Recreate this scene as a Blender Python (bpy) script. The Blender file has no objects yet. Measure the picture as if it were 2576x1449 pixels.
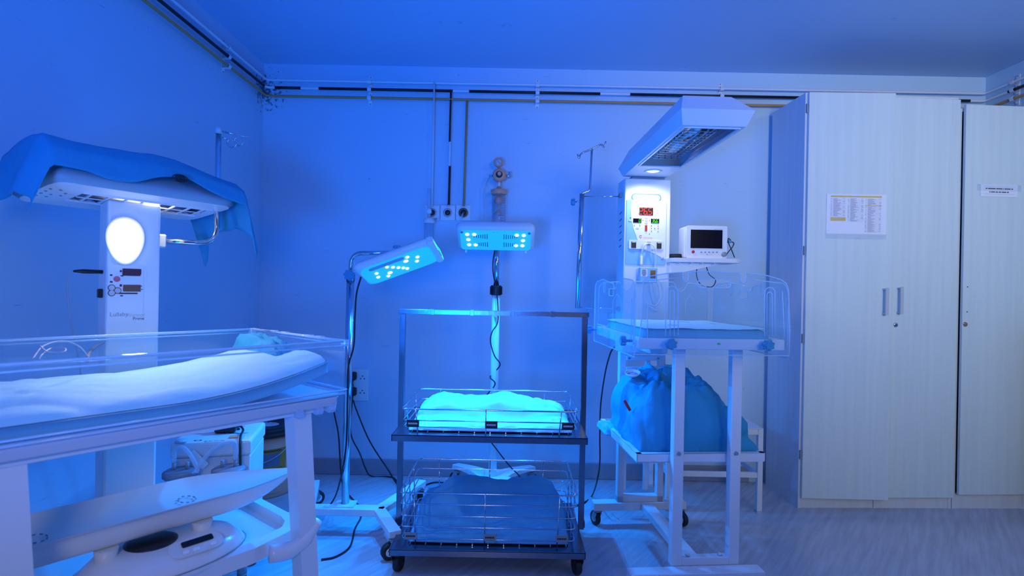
import bpy, bmesh, math, random
from mathutils import Vector, Matrix, noise
sc = bpy.context.scene
COL = sc.collection
R = math.radians
V = Vector

# ---------------------------------------------------------------- camera
CAM_H = 1.2
FPX = 1400.0
ROLL = R(1.1)
cam_d = bpy.data.cameras.new('camera')
cam = bpy.data.objects.new('camera', cam_d)
COL.objects.link(cam)
cs, sn = math.cos(ROLL), math.sin(ROLL)
cam.matrix_world = Matrix(((cs, -sn, 0, 0), (0, 0, -1, 0), (sn, cs, 0, CAM_H), (0, 0, 0, 1)))
cam_d.sensor_width = 36.0
cam_d.lens = FPX / 2576 * 36
cam_d.clip_start = 0.02
cam_d.dof.use_dof = True
cam_d.dof.focus_distance = 2.55
cam_d.dof.aperture_fstop = 3.2
sc.camera = cam

# ---------------------------------------------------------------- view + world
sc.view_settings.view_transform = 'Standard'
sc.view_settings.look = 'None'
sc.view_settings.gamma = 1.0
sc.view_settings.use_curve_mapping = False
sc.view_settings.exposure = 0.0
w = bpy.data.worlds.new('world'); sc.world = w; w.use_nodes = True
w.node_tree.nodes['Background'].inputs[0].default_value = (0.2, 0.4, 1.0, 1)
w.node_tree.nodes['Background'].inputs[1].default_value = 0.2
sc.cycles.max_bounces = 10
sc.cycles.diffuse_bounces = 5
sc.cycles.transparent_max_bounces = 24
sc.cycles.use_denoising = True
sc.cycles.sample_clamp_indirect = 4.0

def area(name, loc, aim, size, col, power, size_y=None, spread=180):
    l = bpy.data.lights.new(name, 'AREA'); l.color = col; l.energy = power
    l.shape = 'RECTANGLE'; l.size = size; l.size_y = size_y or size; l.spread = R(spread)
    o = bpy.data.objects.new(name, l); COL.objects.link(o)
    o.location = loc
    o.rotation_euler = (V(aim) - V(loc)).to_track_quat('-Z', 'Y').to_euler()
    return o
def spot(name, loc, direction, col, power, cone=120, blend=0.6, radius=0.01):
    l = bpy.data.lights.new(name, 'SPOT'); l.color = col; l.energy = power
    l.spot_size = R(cone); l.spot_blend = blend; l.shadow_soft_size = radius
    o = bpy.data.objects.new(name, l); COL.objects.link(o)
    o.location = loc
    o.rotation_euler = V(direction).to_track_quat('-Z', 'Y').to_euler()
    return o

BLUE = (0.0, 0.24, 1.0)
AMB = (0.0, 0.165, 1.0)
# daylight from the ward's window behind the camera, and the blue lamps of the other cots there, plus added fills
area('unseen_white_light', (1.5, -1.7, 1.9), (2.25, 3.1, 1.95), 0.8, (0.95, 1.0, 0.82), 9, 0.8, 62)
area('unseen_white_light', (-0.2, -0.7, 1.5), (-0.9, 1.6, 0.6), 0.4, (1.0, 0.96, 0.9), 1.5, 0.4, 80)  # added white fill for the left cot and its leg, not the window
area('cupboard_fill_light', (2.5, -0.3, 2.52), (2.3, 3.1, 1.6), 0.5, (1.0, 1.0, 0.86), 4, 0.3, 120)  # added fill to brighten the cupboard doors, no fitting hangs there
area('ward_phototherapy_lamp', (-0.6, -0.9, 0.9), (-0.15, 1.2, 2.6), 0.5, AMB, 46, 0.4, 100)
P_LED_REAR = 150.0
P_LED_SIDE = 95.0

# ---------------------------------------------------------------- geometry helpers
def at(px, py, Y):
    """world point at depth Y for a pixel of the 2576 x 1449 frame"""
    u = (px - 1288) / FPX; v = (724.5 - py) / FPX
    return V(((u * cs - v * sn) * Y, Y, CAM_H + (u * sn + v * cs) * Y))

class MB:
    def __init__(s): s.v = []; s.f = []; s.sm = []
    def add(s, vs, fs, smooth=False):
        n = len(s.v); s.v += [V(p) for p in vs]
        for f in fs: s.f.append([i + n for i in f]); s.sm.append(smooth)
        return s
    def box(s, c, size, M=None, bev=0.0, seg=1):
        bm = bmesh.new(); bmesh.ops.create_cube(bm, size=1)
        for q in bm.verts: q.co = V((q.co.x * size[0], q.co.y * size[1], q.co.z * size[2]))
        if bev > 0:
            bmesh.ops.bevel(bm, geom=bm.edges[:], offset=min(bev, min(size) * .45), segments=seg, affect='EDGES', profile=.5)
        bm.verts.index_update()
        c = V(c)
        vs = [((M @ q.co) if M else q.co) + c for q in bm.verts]
        fs = [[q.index for q in f.verts] for f in bm.faces]
        bm.free(); return s.add(vs, fs, False)
    def bx(s, a, b, bev=0.0, seg=1):
        a = V(a); b = V(b)
        return s.box((a + b) / 2, (abs(b.x - a.x), abs(b.y - a.y), abs(b.z - a.z)), None, bev, seg)
    def bar(s, a, b, w, h, up=(0, 0, 1), bev=0.0):
        a = V(a); b = V(b); d = (b - a); L = d.length; d.normalize()
        up = V(up)
        if abs(d.dot(up)) > .98: up = V((0, 1, 0))
        x = d.cross(up).normalized(); z = x.cross(d).normalized()
        M = Matrix((x, d, z)).transposed()
        return s.box((a + b) / 2, (w, L, h), M, bev)
    def tube(s, pts, r, n=8, closed=False, caps=True):
        pts = [V(p) for p in pts]
        m = len(pts); rr = r if isinstance(r, (list, tuple)) else [r] * m
        vs = []; prev = None
        for i, p in enumerate(pts):
            if closed: t = (pts[(i + 1) % m] - pts[i - 1])
            elif i == 0: t = pts[1] - p
            elif i == m - 1: t = p - pts[-2]
            else: t = (pts[i + 1] - p).normalized() + (p - pts[i - 1]).normalized()
            if t.length < 1e-9: t = V((0, 0, 1))
            t.normalize()
            if prev is None:
                a = V((0, 0, 1)) if abs(t.z) < .9 else V((1, 0, 0))
                x = t.cross(a).normalized()
            else:
                x = (prev - t * prev.dot(t))
                if x.length < 1e-6: x = t.orthogonal()
                x.normalize()
            prev = x; y = t.cross(x)
            for k in range(n):
                a = 2 * math.pi * k / n
                vs.append(p + (x * math.cos(a) + y * math.sin(a)) * rr[i])
        fs = []
        mm = m if closed else m - 1
        for i in range(mm):
            j = (i + 1) % m
            for k in range(n):
                k2 = (k + 1) % n
                fs.append([i * n + k, i * n + k2, j * n + k2, j * n + k])
        s.add(vs, fs, True)
        if caps and not closed:
            b = len(s.v) - len(vs)
            s.f.append([b + k for k in range(n)][::-1]); s.sm.append(False)
            s.f.append([b + (m - 1) * n + k for k in range(n)]); s.sm.append(False)
        return s
    def cyl(s, a, b, r, n=16, r2=None):
        return s.tube([a, b], [r, r if r2 is None else r2], n)
    def lathe(s, c, axis, prof, n=24, smooth=True):
        """prof: list of (radius, height along axis)"""
        c = V(c); ax = V(axis).normalized(); x = ax.orthogonal().normalized(); y = ax.cross(x)
        vs = []
        for (r, h) in prof:
            for k in range(n):
                a = 2 * math.pi * k / n
                vs.append(c + ax * h + (x * math.cos(a) + y * math.sin(a)) * r)
        fs = []
        for i in range(len(prof) - 1):
            for k in range(n):
                k2 = (k + 1) % n
                fs.append([i * n + k, i * n + k2, (i + 1) * n + k2, (i + 1) * n + k])
        s.add(vs, fs, smooth)
        b = len(s.v) - len(vs)
        if prof[0][0] > 1e-5: s.f.append([b + k for k in range(n)][::-1]); s.sm.append(False)
        if prof[-1][0] > 1e-5: s.f.append([b + (len(prof) - 1) * n + k for k in range(n)]); s.sm.append(False)
        return s
    def prism(s, outer, O, A, B, th, holes=()):
        """2D outline (list of (a,b)) in the frame O, A, B, extruded th along A x B"""
        O = V(O); A = V(A).normalized(); B = V(B).normalized(); N = A.cross(B)
        bm = bmesh.new(); es = []
        for loop in [outer] + list(holes):
            vv = [bm.verts.new((p[0], p[1], 0)) for p in loop]
            for i in range(len(vv)): es.append(bm.edges.new((vv[i], vv[(i + 1) % len(vv)])))
        if holes: bmesh.ops.triangle_fill(bm, use_beauty=True, edges=es)
        else: bm.faces.new(bm.verts[:])
        r = bmesh.ops.extrude_face_region(bm, geom=bm.faces[:])
        for g in r['geom']:
            if isinstance(g, bmesh.types.BMVert): g.co.z += th
        bmesh.ops.recalc_face_normals(bm, faces=bm.faces[:])
        bm.verts.index_update()
        vs = [O + A * q.co.x + B * q.co.y + N * q.co.z for q in bm.verts]
        fs = [[q.index for q in f.verts] for f in bm.faces]
        bm.free(); return s.add(vs, fs, False)
    def grid(s, fn, nu, nv, smooth=True):
        vs = [fn(i / nu, j / nv) for i in range(nu + 1) for j in range(nv + 1)]
        fs = []
        for i in range(nu):
            for j in range(nv):
                a = i * (nv + 1) + j
                fs.append([a, a + nv + 1, a + nv + 2, a + 1])
        return s.add(vs, fs, smooth)
    def build(s, name, mat, parent=None, world=False):
        me = bpy.data.meshes.new(name)
        vs = s.v
        if parent is not None and world:
            inv = PM[root_of(parent).name].inverted()
            vs = [inv @ p for p in vs]
        me.from_pydata([tuple(p) for p in vs], [], s.f)
        me.polygons.foreach_set('use_smooth', s.sm)
        me.update()
        me.materials.append(M[mat] if isinstance(mat, str) else mat)
        o = bpy.data.objects.new(name, me); COL.objects.link(o)
        if parent is not None: o.parent = parent
        return o

PM = {}
def root_of(o):
    while o.parent is not None: o = o.parent
    return o
def tag(o, label=None, cat=None, group=None, kind=None):
    if label: o['label'] = label
    if cat: o['category'] = cat
    if group: o['group'] = group
    if kind: o['kind'] = kind
    if o.parent is None and o.name not in PM: PM[o.name] = Matrix.Identity(4)
    return o
def thing(name, label, cat, loc=(0, 0, 0), rz=0.0, group=None):
    o = bpy.data.objects.new(name, None); COL.objects.link(o)
    o.empty_display_size = .05
    o.location = loc; o.rotation_euler = (0, 0, rz)
    PM[o.name] = Matrix.Translation(V(loc)) @ Matrix.Rotation(rz, 4, 'Z')
    return tag(o, label, cat, group)
def copy_tree(o, parent=None):
    c = o.copy(); COL.objects.link(c); c.parent = parent
    for ch in list(o.children): copy_tree(ch, c)
    return c
def rrect(w, h, r, n=4, cx=0, cy=0):
    pts = []
    for (sx, sy, a0) in ((1, -1, -90), (1, 1, 0), (-1, 1, 90), (-1, -1, 180)):
        for k in range(n + 1):
            a = R(a0 + 90 * k / n)
            pts.append((cx + sx * (w / 2 - r) + r * math.cos(a), cy + sy * (h / 2 - r) + r * math.sin(a)))
    return pts
def arc(c, A, B, r, a0, a1, n=6):
    c = V(c); A = V(A); B = V(B)
    return [c + (A * math.cos(R(a0 + (a1 - a0) * k / n)) + B * math.sin(R(a0 + (a1 - a0) * k / n))) * r for k in range(n + 1)]
def smooth_path(pts, n=8):
    """Catmull-Rom through the points"""
    P = [V(p) for p in pts]; P = [P[0] * 2 - P[1]] + P + [P[-1] * 2 - P[-2]]
    out = []
    for i in range(1, len(P) - 2):
        for k in range(n):
            t = k / n
            a, b, c, d = P[i - 1], P[i], P[i + 1], P[i + 2]
            out.append(.5 * ((2 * b) + (c - a) * t + (2 * a - 5 * b + 4 * c - d) * t * t + (-a + 3 * b - 3 * c + d) * t ** 3))
    out.append(P[-2]); return out
def fillet(pts, r, n=5):
    """rounded corners on a polyline"""
    P = [V(p) for p in pts]; out = [P[0]]
    for i in range(1, len(P) - 1):
        a = (P[i - 1] - P[i]); b = (P[i + 1] - P[i])
        q = min(r, a.length * .45, b.length * .45)
        a.normalize(); b.normalize()
        for k in range(n + 1):
            t = k / n
            out.append((P[i] + a * q) * (1 - t) ** 2 + P[i] * 2 * t * (1 - t) + (P[i] + b * q) * t * t)
    out.append(P[-1]); return out
_tc = {}
def text_geo(s):
    if s not in _tc:
        cu = bpy.data.curves.new('lettering', 'FONT'); cu.body = s; cu.size = 1.0; cu.extrude = 0.0
        cu.resolution_u = 2
        o = bpy.data.objects.new('lettering', cu); COL.objects.link(o)
        bpy.context.view_layer.update()
        me = bpy.data.meshes.new_from_object(o.evaluated_get(bpy.context.evaluated_depsgraph_get()))
        vs = [q.co.copy() for q in me.vertices]; fs = [list(p.vertices) for p in me.polygons]
        bpy.data.objects.remove(o); bpy.data.meshes.remove(me); bpy.data.curves.remove(cu)
        x0 = min(q.x for q in vs); x1 = max(q.x for q in vs); y0 = min(q.y for q in vs); y1 = max(q.y for q in vs)
        _tc[s] = ([V((q.x - (x0 + x1) / 2, q.y - (y0 + y1) / 2, 0)) for q in vs], fs, x1 - x0, y1 - y0)
    return _tc[s]
def add_text(mb, s, C, A, B, width=None, height=None):
    vs, fs, W, H = text_geo(s)
    sx = (width / W) if width else height / H
    sy = (height / H) if height else sx
    C = V(C); A = V(A).normalized(); B = V(B).normalized()
    mb.add([C + A * q.x * sx + B * q.y * sy for q in vs], fs)
SEG = {'0': 'abcdef', '1': 'bc', '2': 'abged', '3': 'abgcd', '4': 'fgbc', '5': 'afgcd', '6': 'afgedc', '7': 'abc', '8': 'abcdefg', '9': 'abcdfg'}
def add_digits(mb, s, C, A, B, h):
    """seven segment digits centred on C"""
    C = V(C); A = V(A); B = V(B); w = h * .5; t = h * .12; adv = w * 1.5
    n = len(s.replace('.', '')); x = -(n - 1) * adv / 2
    def seg(cx, cy, hw, hh):
        p = [(-hw, -hh), (hw, -hh), (hw, hh), (-hw, hh)]
        mb.add([C + A * (cx + a + (cy + b) * .1) + B * (cy + b) for a, b in p], [[0, 1, 2, 3]])
    for ch in s:
        if ch == '.':
            seg(x - adv * .5, -h / 2, t * .6, t * .6); continue
        for q in SEG[ch]:
            if q in 'agd': seg(x, {'a': h / 2, 'g': 0, 'd': -h / 2}[q], w / 2 - t * .6, t / 2)
            else: seg(x + (w / 2 if q in 'bc' else -w / 2), h / 4 if q in 'bf' else -h / 4, t / 2, h / 4 - t * .4)
        x += adv

# ---------------------------------------------------------------- materials
M = {}
def mat(name, col, rough=.5, metal=0, spec=.5, bump=None, mottle=0, emit=None, strength=1, coat=0, transl=0):
    m = bpy.data.materials.new(name); m.use_nodes = True; nt = m.node_tree
    b = nt.nodes['Principled BSDF']
    b.inputs['Base Color'].default_value = (*col, 1)
    b.inputs['Roughness'].default_value = rough
    b.inputs['Metallic'].default_value = metal
    b.inputs['Specular IOR Level'].default_value = spec
    b.inputs['Coat Weight'].default_value = coat
    if emit:
        b.inputs['Emission Color'].default_value = (*emit, 1); b.inputs['Emission Strength'].default_value = strength
    tc = nt.nodes.new('ShaderNodeTexCoord')
    if mottle:
        n = nt.nodes.new('ShaderNodeTexNoise'); n.inputs['Scale'].default_value = 6; n.inputs['Detail'].default_value = 5
        nt.links.new(tc.outputs['Object'], n.inputs['Vector'])
        r = nt.nodes.new('ShaderNodeMapRange'); r.inputs['To Min'].default_value = 1 - mottle; r.inputs['To Max'].default_value = 1 + mottle * .4
        nt.links.new(n.outputs['Fac'], r.inputs['Value'])
        mx = nt.nodes.new('ShaderNodeVectorMath'); mx.operation = 'SCALE'; mx.inputs[0].default_value = col
        nt.links.new(r.outputs[0], mx.inputs['Scale']); nt.links.new(mx.outputs[0], b.inputs['Base Color'])
    if bump:
        n = nt.nodes.new('ShaderNodeTexNoise'); n.inputs['Scale'].default_value = bump[0]; n.inputs['Detail'].default_value = 4
        nt.links.new(tc.outputs['Object'], n.inputs['Vector'])
        bp = nt.nodes.new('ShaderNodeBump'); bp.inputs['Strength'].default_value = bump[1]; bp.inputs['Distance'].default_value = .01
        nt.links.new(n.outputs['Fac'], bp.inputs['Height']); nt.links.new(bp.outputs[0], b.inputs['Normal'])
    if transl:
        tr = nt.nodes.new('ShaderNodeBsdfTranslucent'); tr.inputs[0].default_value = (*col, 1)
        ms = nt.nodes.new('ShaderNodeMixShader'); ms.inputs[0].default_value = transl
        nt.links.new(b.outputs[0], ms.inputs[1]); nt.links.new(tr.outputs[0], ms.inputs[2])
        nt.links.new(ms.outputs[0], nt.nodes['Material Output'].inputs[0])
    M[name] = m; return m
def clear(name, tint, diff, gloss_rough=.03, ior=1.45, dcol=(.8, .9, 1)):
    """thin clear plastic: transparent + fresnel gloss + a little surface scatter"""
    m = bpy.data.materials.new(name); m.use_nodes = True; nt = m.node_tree
    nt.nodes.remove(nt.nodes['Principled BSDF'])
    t = nt.nodes.new('ShaderNodeBsdfTransparent'); t.inputs[0].default_value = (*tint, 1)
    g = nt.nodes.new('ShaderNodeBsdfGlossy'); g.inputs['Roughness'].default_value = gloss_rough
    d = nt.nodes.new('ShaderNodeBsdfDiffuse'); d.inputs[0].default_value = (*dcol, 1)
    fr = nt.nodes.new('ShaderNodeFresnel')
    ge = nt.nodes.new('ShaderNodeNewGeometry'); mr = nt.nodes.new('ShaderNodeMapRange')
    mr.inputs['To Min'].default_value = ior; mr.inputs['To Max'].default_value = 1 / ior
    nt.links.new(ge.outputs['Backfacing'], mr.inputs['Value']); nt.links.new(mr.outputs[0], fr.inputs[0])
    a = nt.nodes.new('ShaderNodeMixShader'); a.inputs[0].default_value = diff
    b = nt.nodes.new('ShaderNodeMixShader')
    nt.links.new(t.outputs[0], a.inputs[1]); nt.links.new(d.outputs[0], a.inputs[2])
    nt.links.new(fr.outputs[0], b.inputs[0]); nt.links.new(a.outputs[0], b.inputs[1]); nt.links.new(g.outputs[0], b.inputs[2])
    nt.links.new(b.outputs[0], nt.nodes['Material Output'].inputs[0])
    M[name] = m
mat('white_plastic', (.80, .80, .79), .35, mottle=.05)
mat('white_enamel', (.80, .81, .83), .32, mottle=.06)
mat('white_smooth', (.82, .82, .83), .25, coat=.2)
mat('grey_plastic', (.30, .32, .34), .5)
mat('pale_grey', (.55, .57, .6), .45)
mat('black_plastic', (.012, .012, .016), .4)
mat('screen_black', (.004, .004, .012), .12)
mat('rubber_black', (.015, .015, .018), .55)
mat('stainless', (.24, .25, .31), .24, metal=1, bump=(60, .03))
mat('chrome', (.62, .64, .70), .14, metal=1)
mat('reflector', (.30, .31, .36), .16, metal=1)
mat('bronze_plug', (.35, .2, .1), .5)
mat('brass_yellow', (.62, .31, .09), .5, mottle=.3)
mat('pipe_white', (.75, .77, .8), .4)
mat('pipe_black', (.008, .008, .012), .45)
mat('orange_plastic', (.92, .40, .22), .4)
mat('orange_pale', (.92, .42, .28), .35)
mat('yellow_bucket', (.92, .42, .27), .4, mottle=.08)
mat('label_yellow', (.55, .27, .03), .5)
mat('ink', (.02, .02, .03), .6)
mat('ink_soft', (.52, .52, .64), .7)
mat('ink_red', (.5, .02, .03), .6)
mat('paper', (.86, .87, .92), .5, bump=(14, .25))
mat('paper_yellow', (.78, .55, .14), .6)
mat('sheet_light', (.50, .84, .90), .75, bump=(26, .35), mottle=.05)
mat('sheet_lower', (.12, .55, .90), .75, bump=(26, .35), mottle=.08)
mat('surgical_blue', (.05, .43, .66), .8, bump=(40, .3), mottle=.12, transl=.25)
mat('surgical_dark', (.035, .30, .52), .8, bump=(40, .3), mottle=.15)
mat('mattress_teal', (.14, .46, .62), .7, bump=(30, .3), mottle=.1)
mat('pad_light', (.55, .84, .84), .65, bump=(9, .8), mottle=.06)
mat('knob_blue', (.05, .30, .50), .35)
mat('hood_white', (.78, .80, .84), .3)
mat('panel_white', (.84, .85, .86), .35)
mat('panel_blue', (.25, .58, .80), .4)
mat('skirting', (.30, .31, .36), .55, mottle=.1)
mat('darkwood', (.02, .012, .015), .4)
mat('red_plastic', (.55, .02, .03), .4)
mat('red_soft', (.62, .15, .2), .5)
mat('rod_white', (.95, .94, .90), .35)
mat('rod_red', (.8, .05, .03), .4)
mat('cable_black', (.008, .008, .015), .5)
mat('cable_white', (.82, .82, .85), .4)
mat('cable_grey', (.18, .2, .25), .5)
mat('pink_spot', (.75, .5, .8), .5)
mat('led_red', (.1, 0, 0), .4, emit=(1, .05, .04), strength=1.6)
mat('led_green', (0, .1, 0), .4, emit=(.12, 1, .03), strength=1.3)
mat('led_back_red', (.02, .002, .004), .3)
mat('led_blue', (.2, .6, 1), .4, emit=(.55, .9, 1.0), strength=4)
mat('led_pink', (.9, .6, .9), .4, emit=(1.0, .62, .85), strength=2.0)
mat('lamp_face', (.22, .72, .90), .3, emit=(.0, .42, .80), strength=.55)
mat('bulb_white', (1, 1, 1), .4, emit=(1, .98, .92), strength=4)
mat('green_sticker', (.02, .55, .15), .5)
mat('lens_brown', (.10, .04, .06), .2)
mat('lens_amber', (.22, .10, .07), .25)
clear('acrylic', (.93, .97, .99), .06, dcol=(.6, .85, 1))
clear('acrylic_edge', (.75, .9, 1), .6, dcol=(.75, .92, 1))
clear('clear_tube', (.8, .88, .95), .35)
clear('clear_jar', (.97, .98, 1), .05)
clear('tape_clear', (.97, .98, 1), .12)
mat('head_grey', (.30, .42, .50), .45)
mat('wire_clear', (.36, .38, .46), .4)

# walls: paint with faint blotches, scuffs and mould near the far corner
def wall_mat(name, col, mould=False):
    m = bpy.data.materials.new(name); m.use_nodes = True; nt = m.node_tree
    b = nt.nodes['Principled BSDF']; b.inputs['Roughness'].default_value = .45
    g = nt.nodes.new('ShaderNodeNewGeometry')
    n = nt.nodes.new('ShaderNodeTexNoise'); n.inputs['Scale'].default_value = 1.3; n.inputs['Detail'].default_value = 6
    nt.links.new(g.outputs['Position'], n.inputs['Vector'])
    r = nt.nodes.new('ShaderNodeMapRange'); r.inputs['To Min'].default_value = .93; r.inputs['To Max'].default_value = 1.04
    nt.links.new(n.outputs['Fac'], r.inputs['Value'])
    sc_ = nt.nodes.new('ShaderNodeVectorMath'); sc_.operation = 'SCALE'; sc_.inputs[0].default_value = col
    nt.links.new(r.outputs[0], sc_.inputs['Scale'])
    # scuffs: stretched noise thresholded
    mp = nt.nodes.new('ShaderNodeMapping'); mp.inputs['Scale'].default_value = (5, 5, 60)
    nt.links.new(g.outputs['Position'], mp.inputs['Vector'])
    n2 = nt.nodes.new('ShaderNodeTexNoise'); n2.inputs['Scale'].default_value = 1.6; n2.inputs['Detail'].default_value = 3
    nt.links.new(mp.outputs[0], n2.inputs['Vector'])
    r2 = nt.nodes.new('ShaderNodeMapRange'); r2.inputs['From Min'].default_value = .71; r2.inputs['From Max'].default_value = .76
    r2.inputs['To Min'].default_value = 0; r2.inputs['To Max'].default_value = .35
    nt.links.new(n2.outputs['Fac'], r2.inputs['Value'])
    mx = nt.nodes.new('ShaderNodeMix'); mx.data_type = 'RGBA'; mx.inputs['B'].default_value = (.2, .2, .25, 1)
    nt.links.new(r2.outputs[0], mx.inputs['Factor']); nt.links.new(sc_.outputs[0], mx.inputs['A'])
    last = mx.outputs['Result']
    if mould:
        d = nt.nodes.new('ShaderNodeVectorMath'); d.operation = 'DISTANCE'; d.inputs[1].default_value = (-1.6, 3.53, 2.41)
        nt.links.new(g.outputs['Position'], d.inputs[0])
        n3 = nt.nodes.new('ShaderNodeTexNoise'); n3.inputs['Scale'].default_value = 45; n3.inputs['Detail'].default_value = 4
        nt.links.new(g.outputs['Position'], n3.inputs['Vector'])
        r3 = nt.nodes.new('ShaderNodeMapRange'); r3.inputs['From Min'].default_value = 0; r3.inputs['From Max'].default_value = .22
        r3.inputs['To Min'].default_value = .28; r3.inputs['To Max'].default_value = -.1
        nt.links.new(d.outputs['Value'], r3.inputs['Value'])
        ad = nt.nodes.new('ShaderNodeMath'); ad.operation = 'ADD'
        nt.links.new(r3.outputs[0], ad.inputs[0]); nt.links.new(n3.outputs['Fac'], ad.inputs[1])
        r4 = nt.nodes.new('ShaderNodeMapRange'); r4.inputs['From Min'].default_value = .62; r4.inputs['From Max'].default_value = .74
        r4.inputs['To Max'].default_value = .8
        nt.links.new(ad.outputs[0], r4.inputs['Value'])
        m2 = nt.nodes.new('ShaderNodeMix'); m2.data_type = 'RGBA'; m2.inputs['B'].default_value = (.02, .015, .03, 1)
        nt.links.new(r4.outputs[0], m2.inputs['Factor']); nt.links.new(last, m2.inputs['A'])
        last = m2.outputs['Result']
    nt.links.new(last, b.inputs['Base Color'])
    M[name] = m
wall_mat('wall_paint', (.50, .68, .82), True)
mat('dimmed_front_wall', (.05, .06, .10), .8)  # front wall colour darkened so the steel mirrors a dim room
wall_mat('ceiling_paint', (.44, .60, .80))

def grain_mat(name, col, dark, scale, rough, rot=0, amount=.5):
    m = bpy.data.materials.new(name); m.use_nodes = True; nt = m.node_tree
    b = nt.nodes['Principled BSDF']; b.inputs['Roughness'].default_value = rough
    g = nt.nodes.new('ShaderNodeTexCoord')
    mp = nt.nodes.new('ShaderNodeMapping'); mp.inputs['Rotation'].default_value = (0, 0, rot)
    mp.inputs['Scale'].default_value = scale
    mp0 = nt.nodes.new('ShaderNodeMapping'); mp0.inputs['Rotation'].default_value = (0, 0, rot)
    nt.links.new(g.outputs['Object'], mp0.inputs['Vector'])
    mp.inputs['Rotation'].default_value = (0, 0, 0)
    nt.links.new(mp0.outputs[0], mp.inputs['Vector'])
    n = nt.nodes.new('ShaderNodeTexNoise'); n.inputs['Scale'].default_value = 1; n.inputs['Detail'].default_value = 7; n.inputs['Roughness'].default_value = .6
    nt.links.new(mp.outputs[0], n.inputs['Vector'])
    r = nt.nodes.new('ShaderNodeMapRange'); r.inputs['From Min'].default_value = .35; r.inputs['From Max'].default_value = .72; r.inputs['To Max'].default_value = amount
    nt.links.new(n.outputs['Fac'], r.inputs['Value'])
    mx = nt.nodes.new('ShaderNodeMix'); mx.data_type = 'RGBA'
    mx.inputs['A'].default_value = (*col, 1); mx.inputs['B'].default_value = (*dark, 1)
    nt.links.new(r.outputs[0], mx.inputs['Factor']); nt.links.new(mx.outputs['Result'], b.inputs['Base Color'])
    M[name] = m
grain_mat('floor_vinyl', (.56, .56, .60), (.33, .33, .38), (3, 40, 3), .30, R(-52), .75)
grain_mat('laminate', (.72, .81, .79), (.52, .60, .62), (28, 28, 1.0), .42, 0, .32)
grain_mat('laminate_side', (.72, .74, .78), (.5, .52, .58), (28, 28, 1.2), .45, 0, .3)

# ================================================================ the room
XL, XR, YB, YF, ZC = -1.60, 2.98, 3.53, -2.2, 2.593
T = .1
def struct(name, mb, m):
    o = mb.build(name, m); tag(o, kind='structure'); return o
struct('floor', MB().bx((XL - T, YF - T, -T), (XR + T, YB + T, 0)), 'floor_vinyl')
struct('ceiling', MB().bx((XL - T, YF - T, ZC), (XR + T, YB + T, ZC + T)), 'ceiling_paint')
struct('wall_back', MB().bx((XL - T, YB, 0), (XR + T, YB + T, ZC)), 'wall_paint')
struct('wall_left', MB().bx((XL - T, YF, 0), (XL, YB, ZC)), 'wall_paint')
struct('wall_right', MB().bx((XR, YF, 0), (XR + T, YB, ZC)), 'wall_paint')
struct('wall_front', MB().bx((XL - T, YF - T, 0), (XR + T, YF, ZC)), 'dimmed_front_wall')
def skirting(name, a, b):
    struct(name, MB().bx(a, b, .004), 'skirting')
skirting('baseboard_back', (XL, YB - .014, 0), (1.52, YB, .1))
skirting('baseboard_left', (XL, YF, 0), (XL + .014, YB - .014, .1))
# welded joint between two floor sheets
p0 = at(1509, 1206, 3.5); p1 = at(1615, 1449, 2.2)
q0 = V((p0.x, 3.5, 0)); q1 = V((p1.x, .9, 0)); q1.x = q0.x + (V((p1.x - p0.x, 0, 0)).x) * (2.6 / 1.3)
m_ = MB()
for dx in (-.012, .012): m_.bar(q0 + V((dx, 0, .0008)), q1 + V((dx, 0, .0008)), .0035, .0016)
struct('trim_1', m_, 'pale_grey')

# ---------------------------------------------------------------- medical gas pipes along the top of the walls
zW, zK, zY = 2.478, 2.431, 2.378
xl, xr, yb = XL + .032, XR - .032, YB - .032
def run(z, r, mbx, x0=None):
    pts = fillet([(xl, -1.9, z), (xl, yb, z), (xr, yb, z), (xr, -1.9, z)], .03, 4)
    mbx.tube(pts, r, 10)
wp = thing('gas_pipe', 'plain white gas pipe, highest of the three around the walls', 'pipe', (xl, yb, zW), 0, 'gas pipes along the walls')
m_ = MB(); run(zW, .0075, m_)
m_.build('main_pipe', 'pipe_white', wp, True)
X1 = at(1090, 400, yb).x
MB().tube([(X1, yb - .02, zW), (X1, yb - .02, at(1088, 520, yb).z)], .0055, 8).build('drop_pipe', 'pipe_white', wp, True)
kp = thing('gas_pipe', 'white gas pipe with black painted bands, middle of the three on the walls', 'pipe', (xl, yb, zK), 0, 'gas pipes along the walls')
m_ = MB(); run(zK, .008, m_)
m_.build('main_pipe', 'pipe_white', kp, True)
def band(a, b): MB().tube([a, b], .0088, 10).build('black_band', 'pipe_black', kp, True)
band((xl, -1.8, zK), (xl, yb - .035, zK))
for a, b in ((692, 757), (802, 1139), (1180, 1510), (1585, 2010), (2090, 2440)):
    band((at(a, 230, yb).x, yb, zK), (at(b, 230, yb).x, yb, zK))
band((xr, 3.33, zK), (xr, 3.02, zK)); band((xr, 2.96, zK), (xr, .5, zK))
X2 = at(1134, 300, yb).x
MB().tube([(X2, yb, zK), (X2 - .004, yb, at(1127, 518, yb).z)], .0068, 8).build('drop_pipe', 'pipe_white', kp, True)
for a, b in ((229, 357), (418, 516)):
    MB().tube([(X2 - .001, yb, at(1130, a, yb).z), (X2 - .003, yb, at(1130, b, yb).z)], .0078, 8).build('black_band', 'pipe_black', kp, True)
yp = thing('gas_pipe', 'yellow painted gas pipe, lowest of the three on the walls', 'pipe', (xl, yb, zY), 0, 'gas pipes along the walls')
m_ = MB(); run(zY, .0078, m_)
m_.build('main_pipe', 'brass_yellow', yp, True)
X3 = at(1173, 350, yb).x
MB().tube([(X3, yb, zY), (X3 - .008, yb, at(1166, 518, yb).z)], .0068, 8).build('drop_pipe', 'brass_yellow', yp, True)
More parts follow.
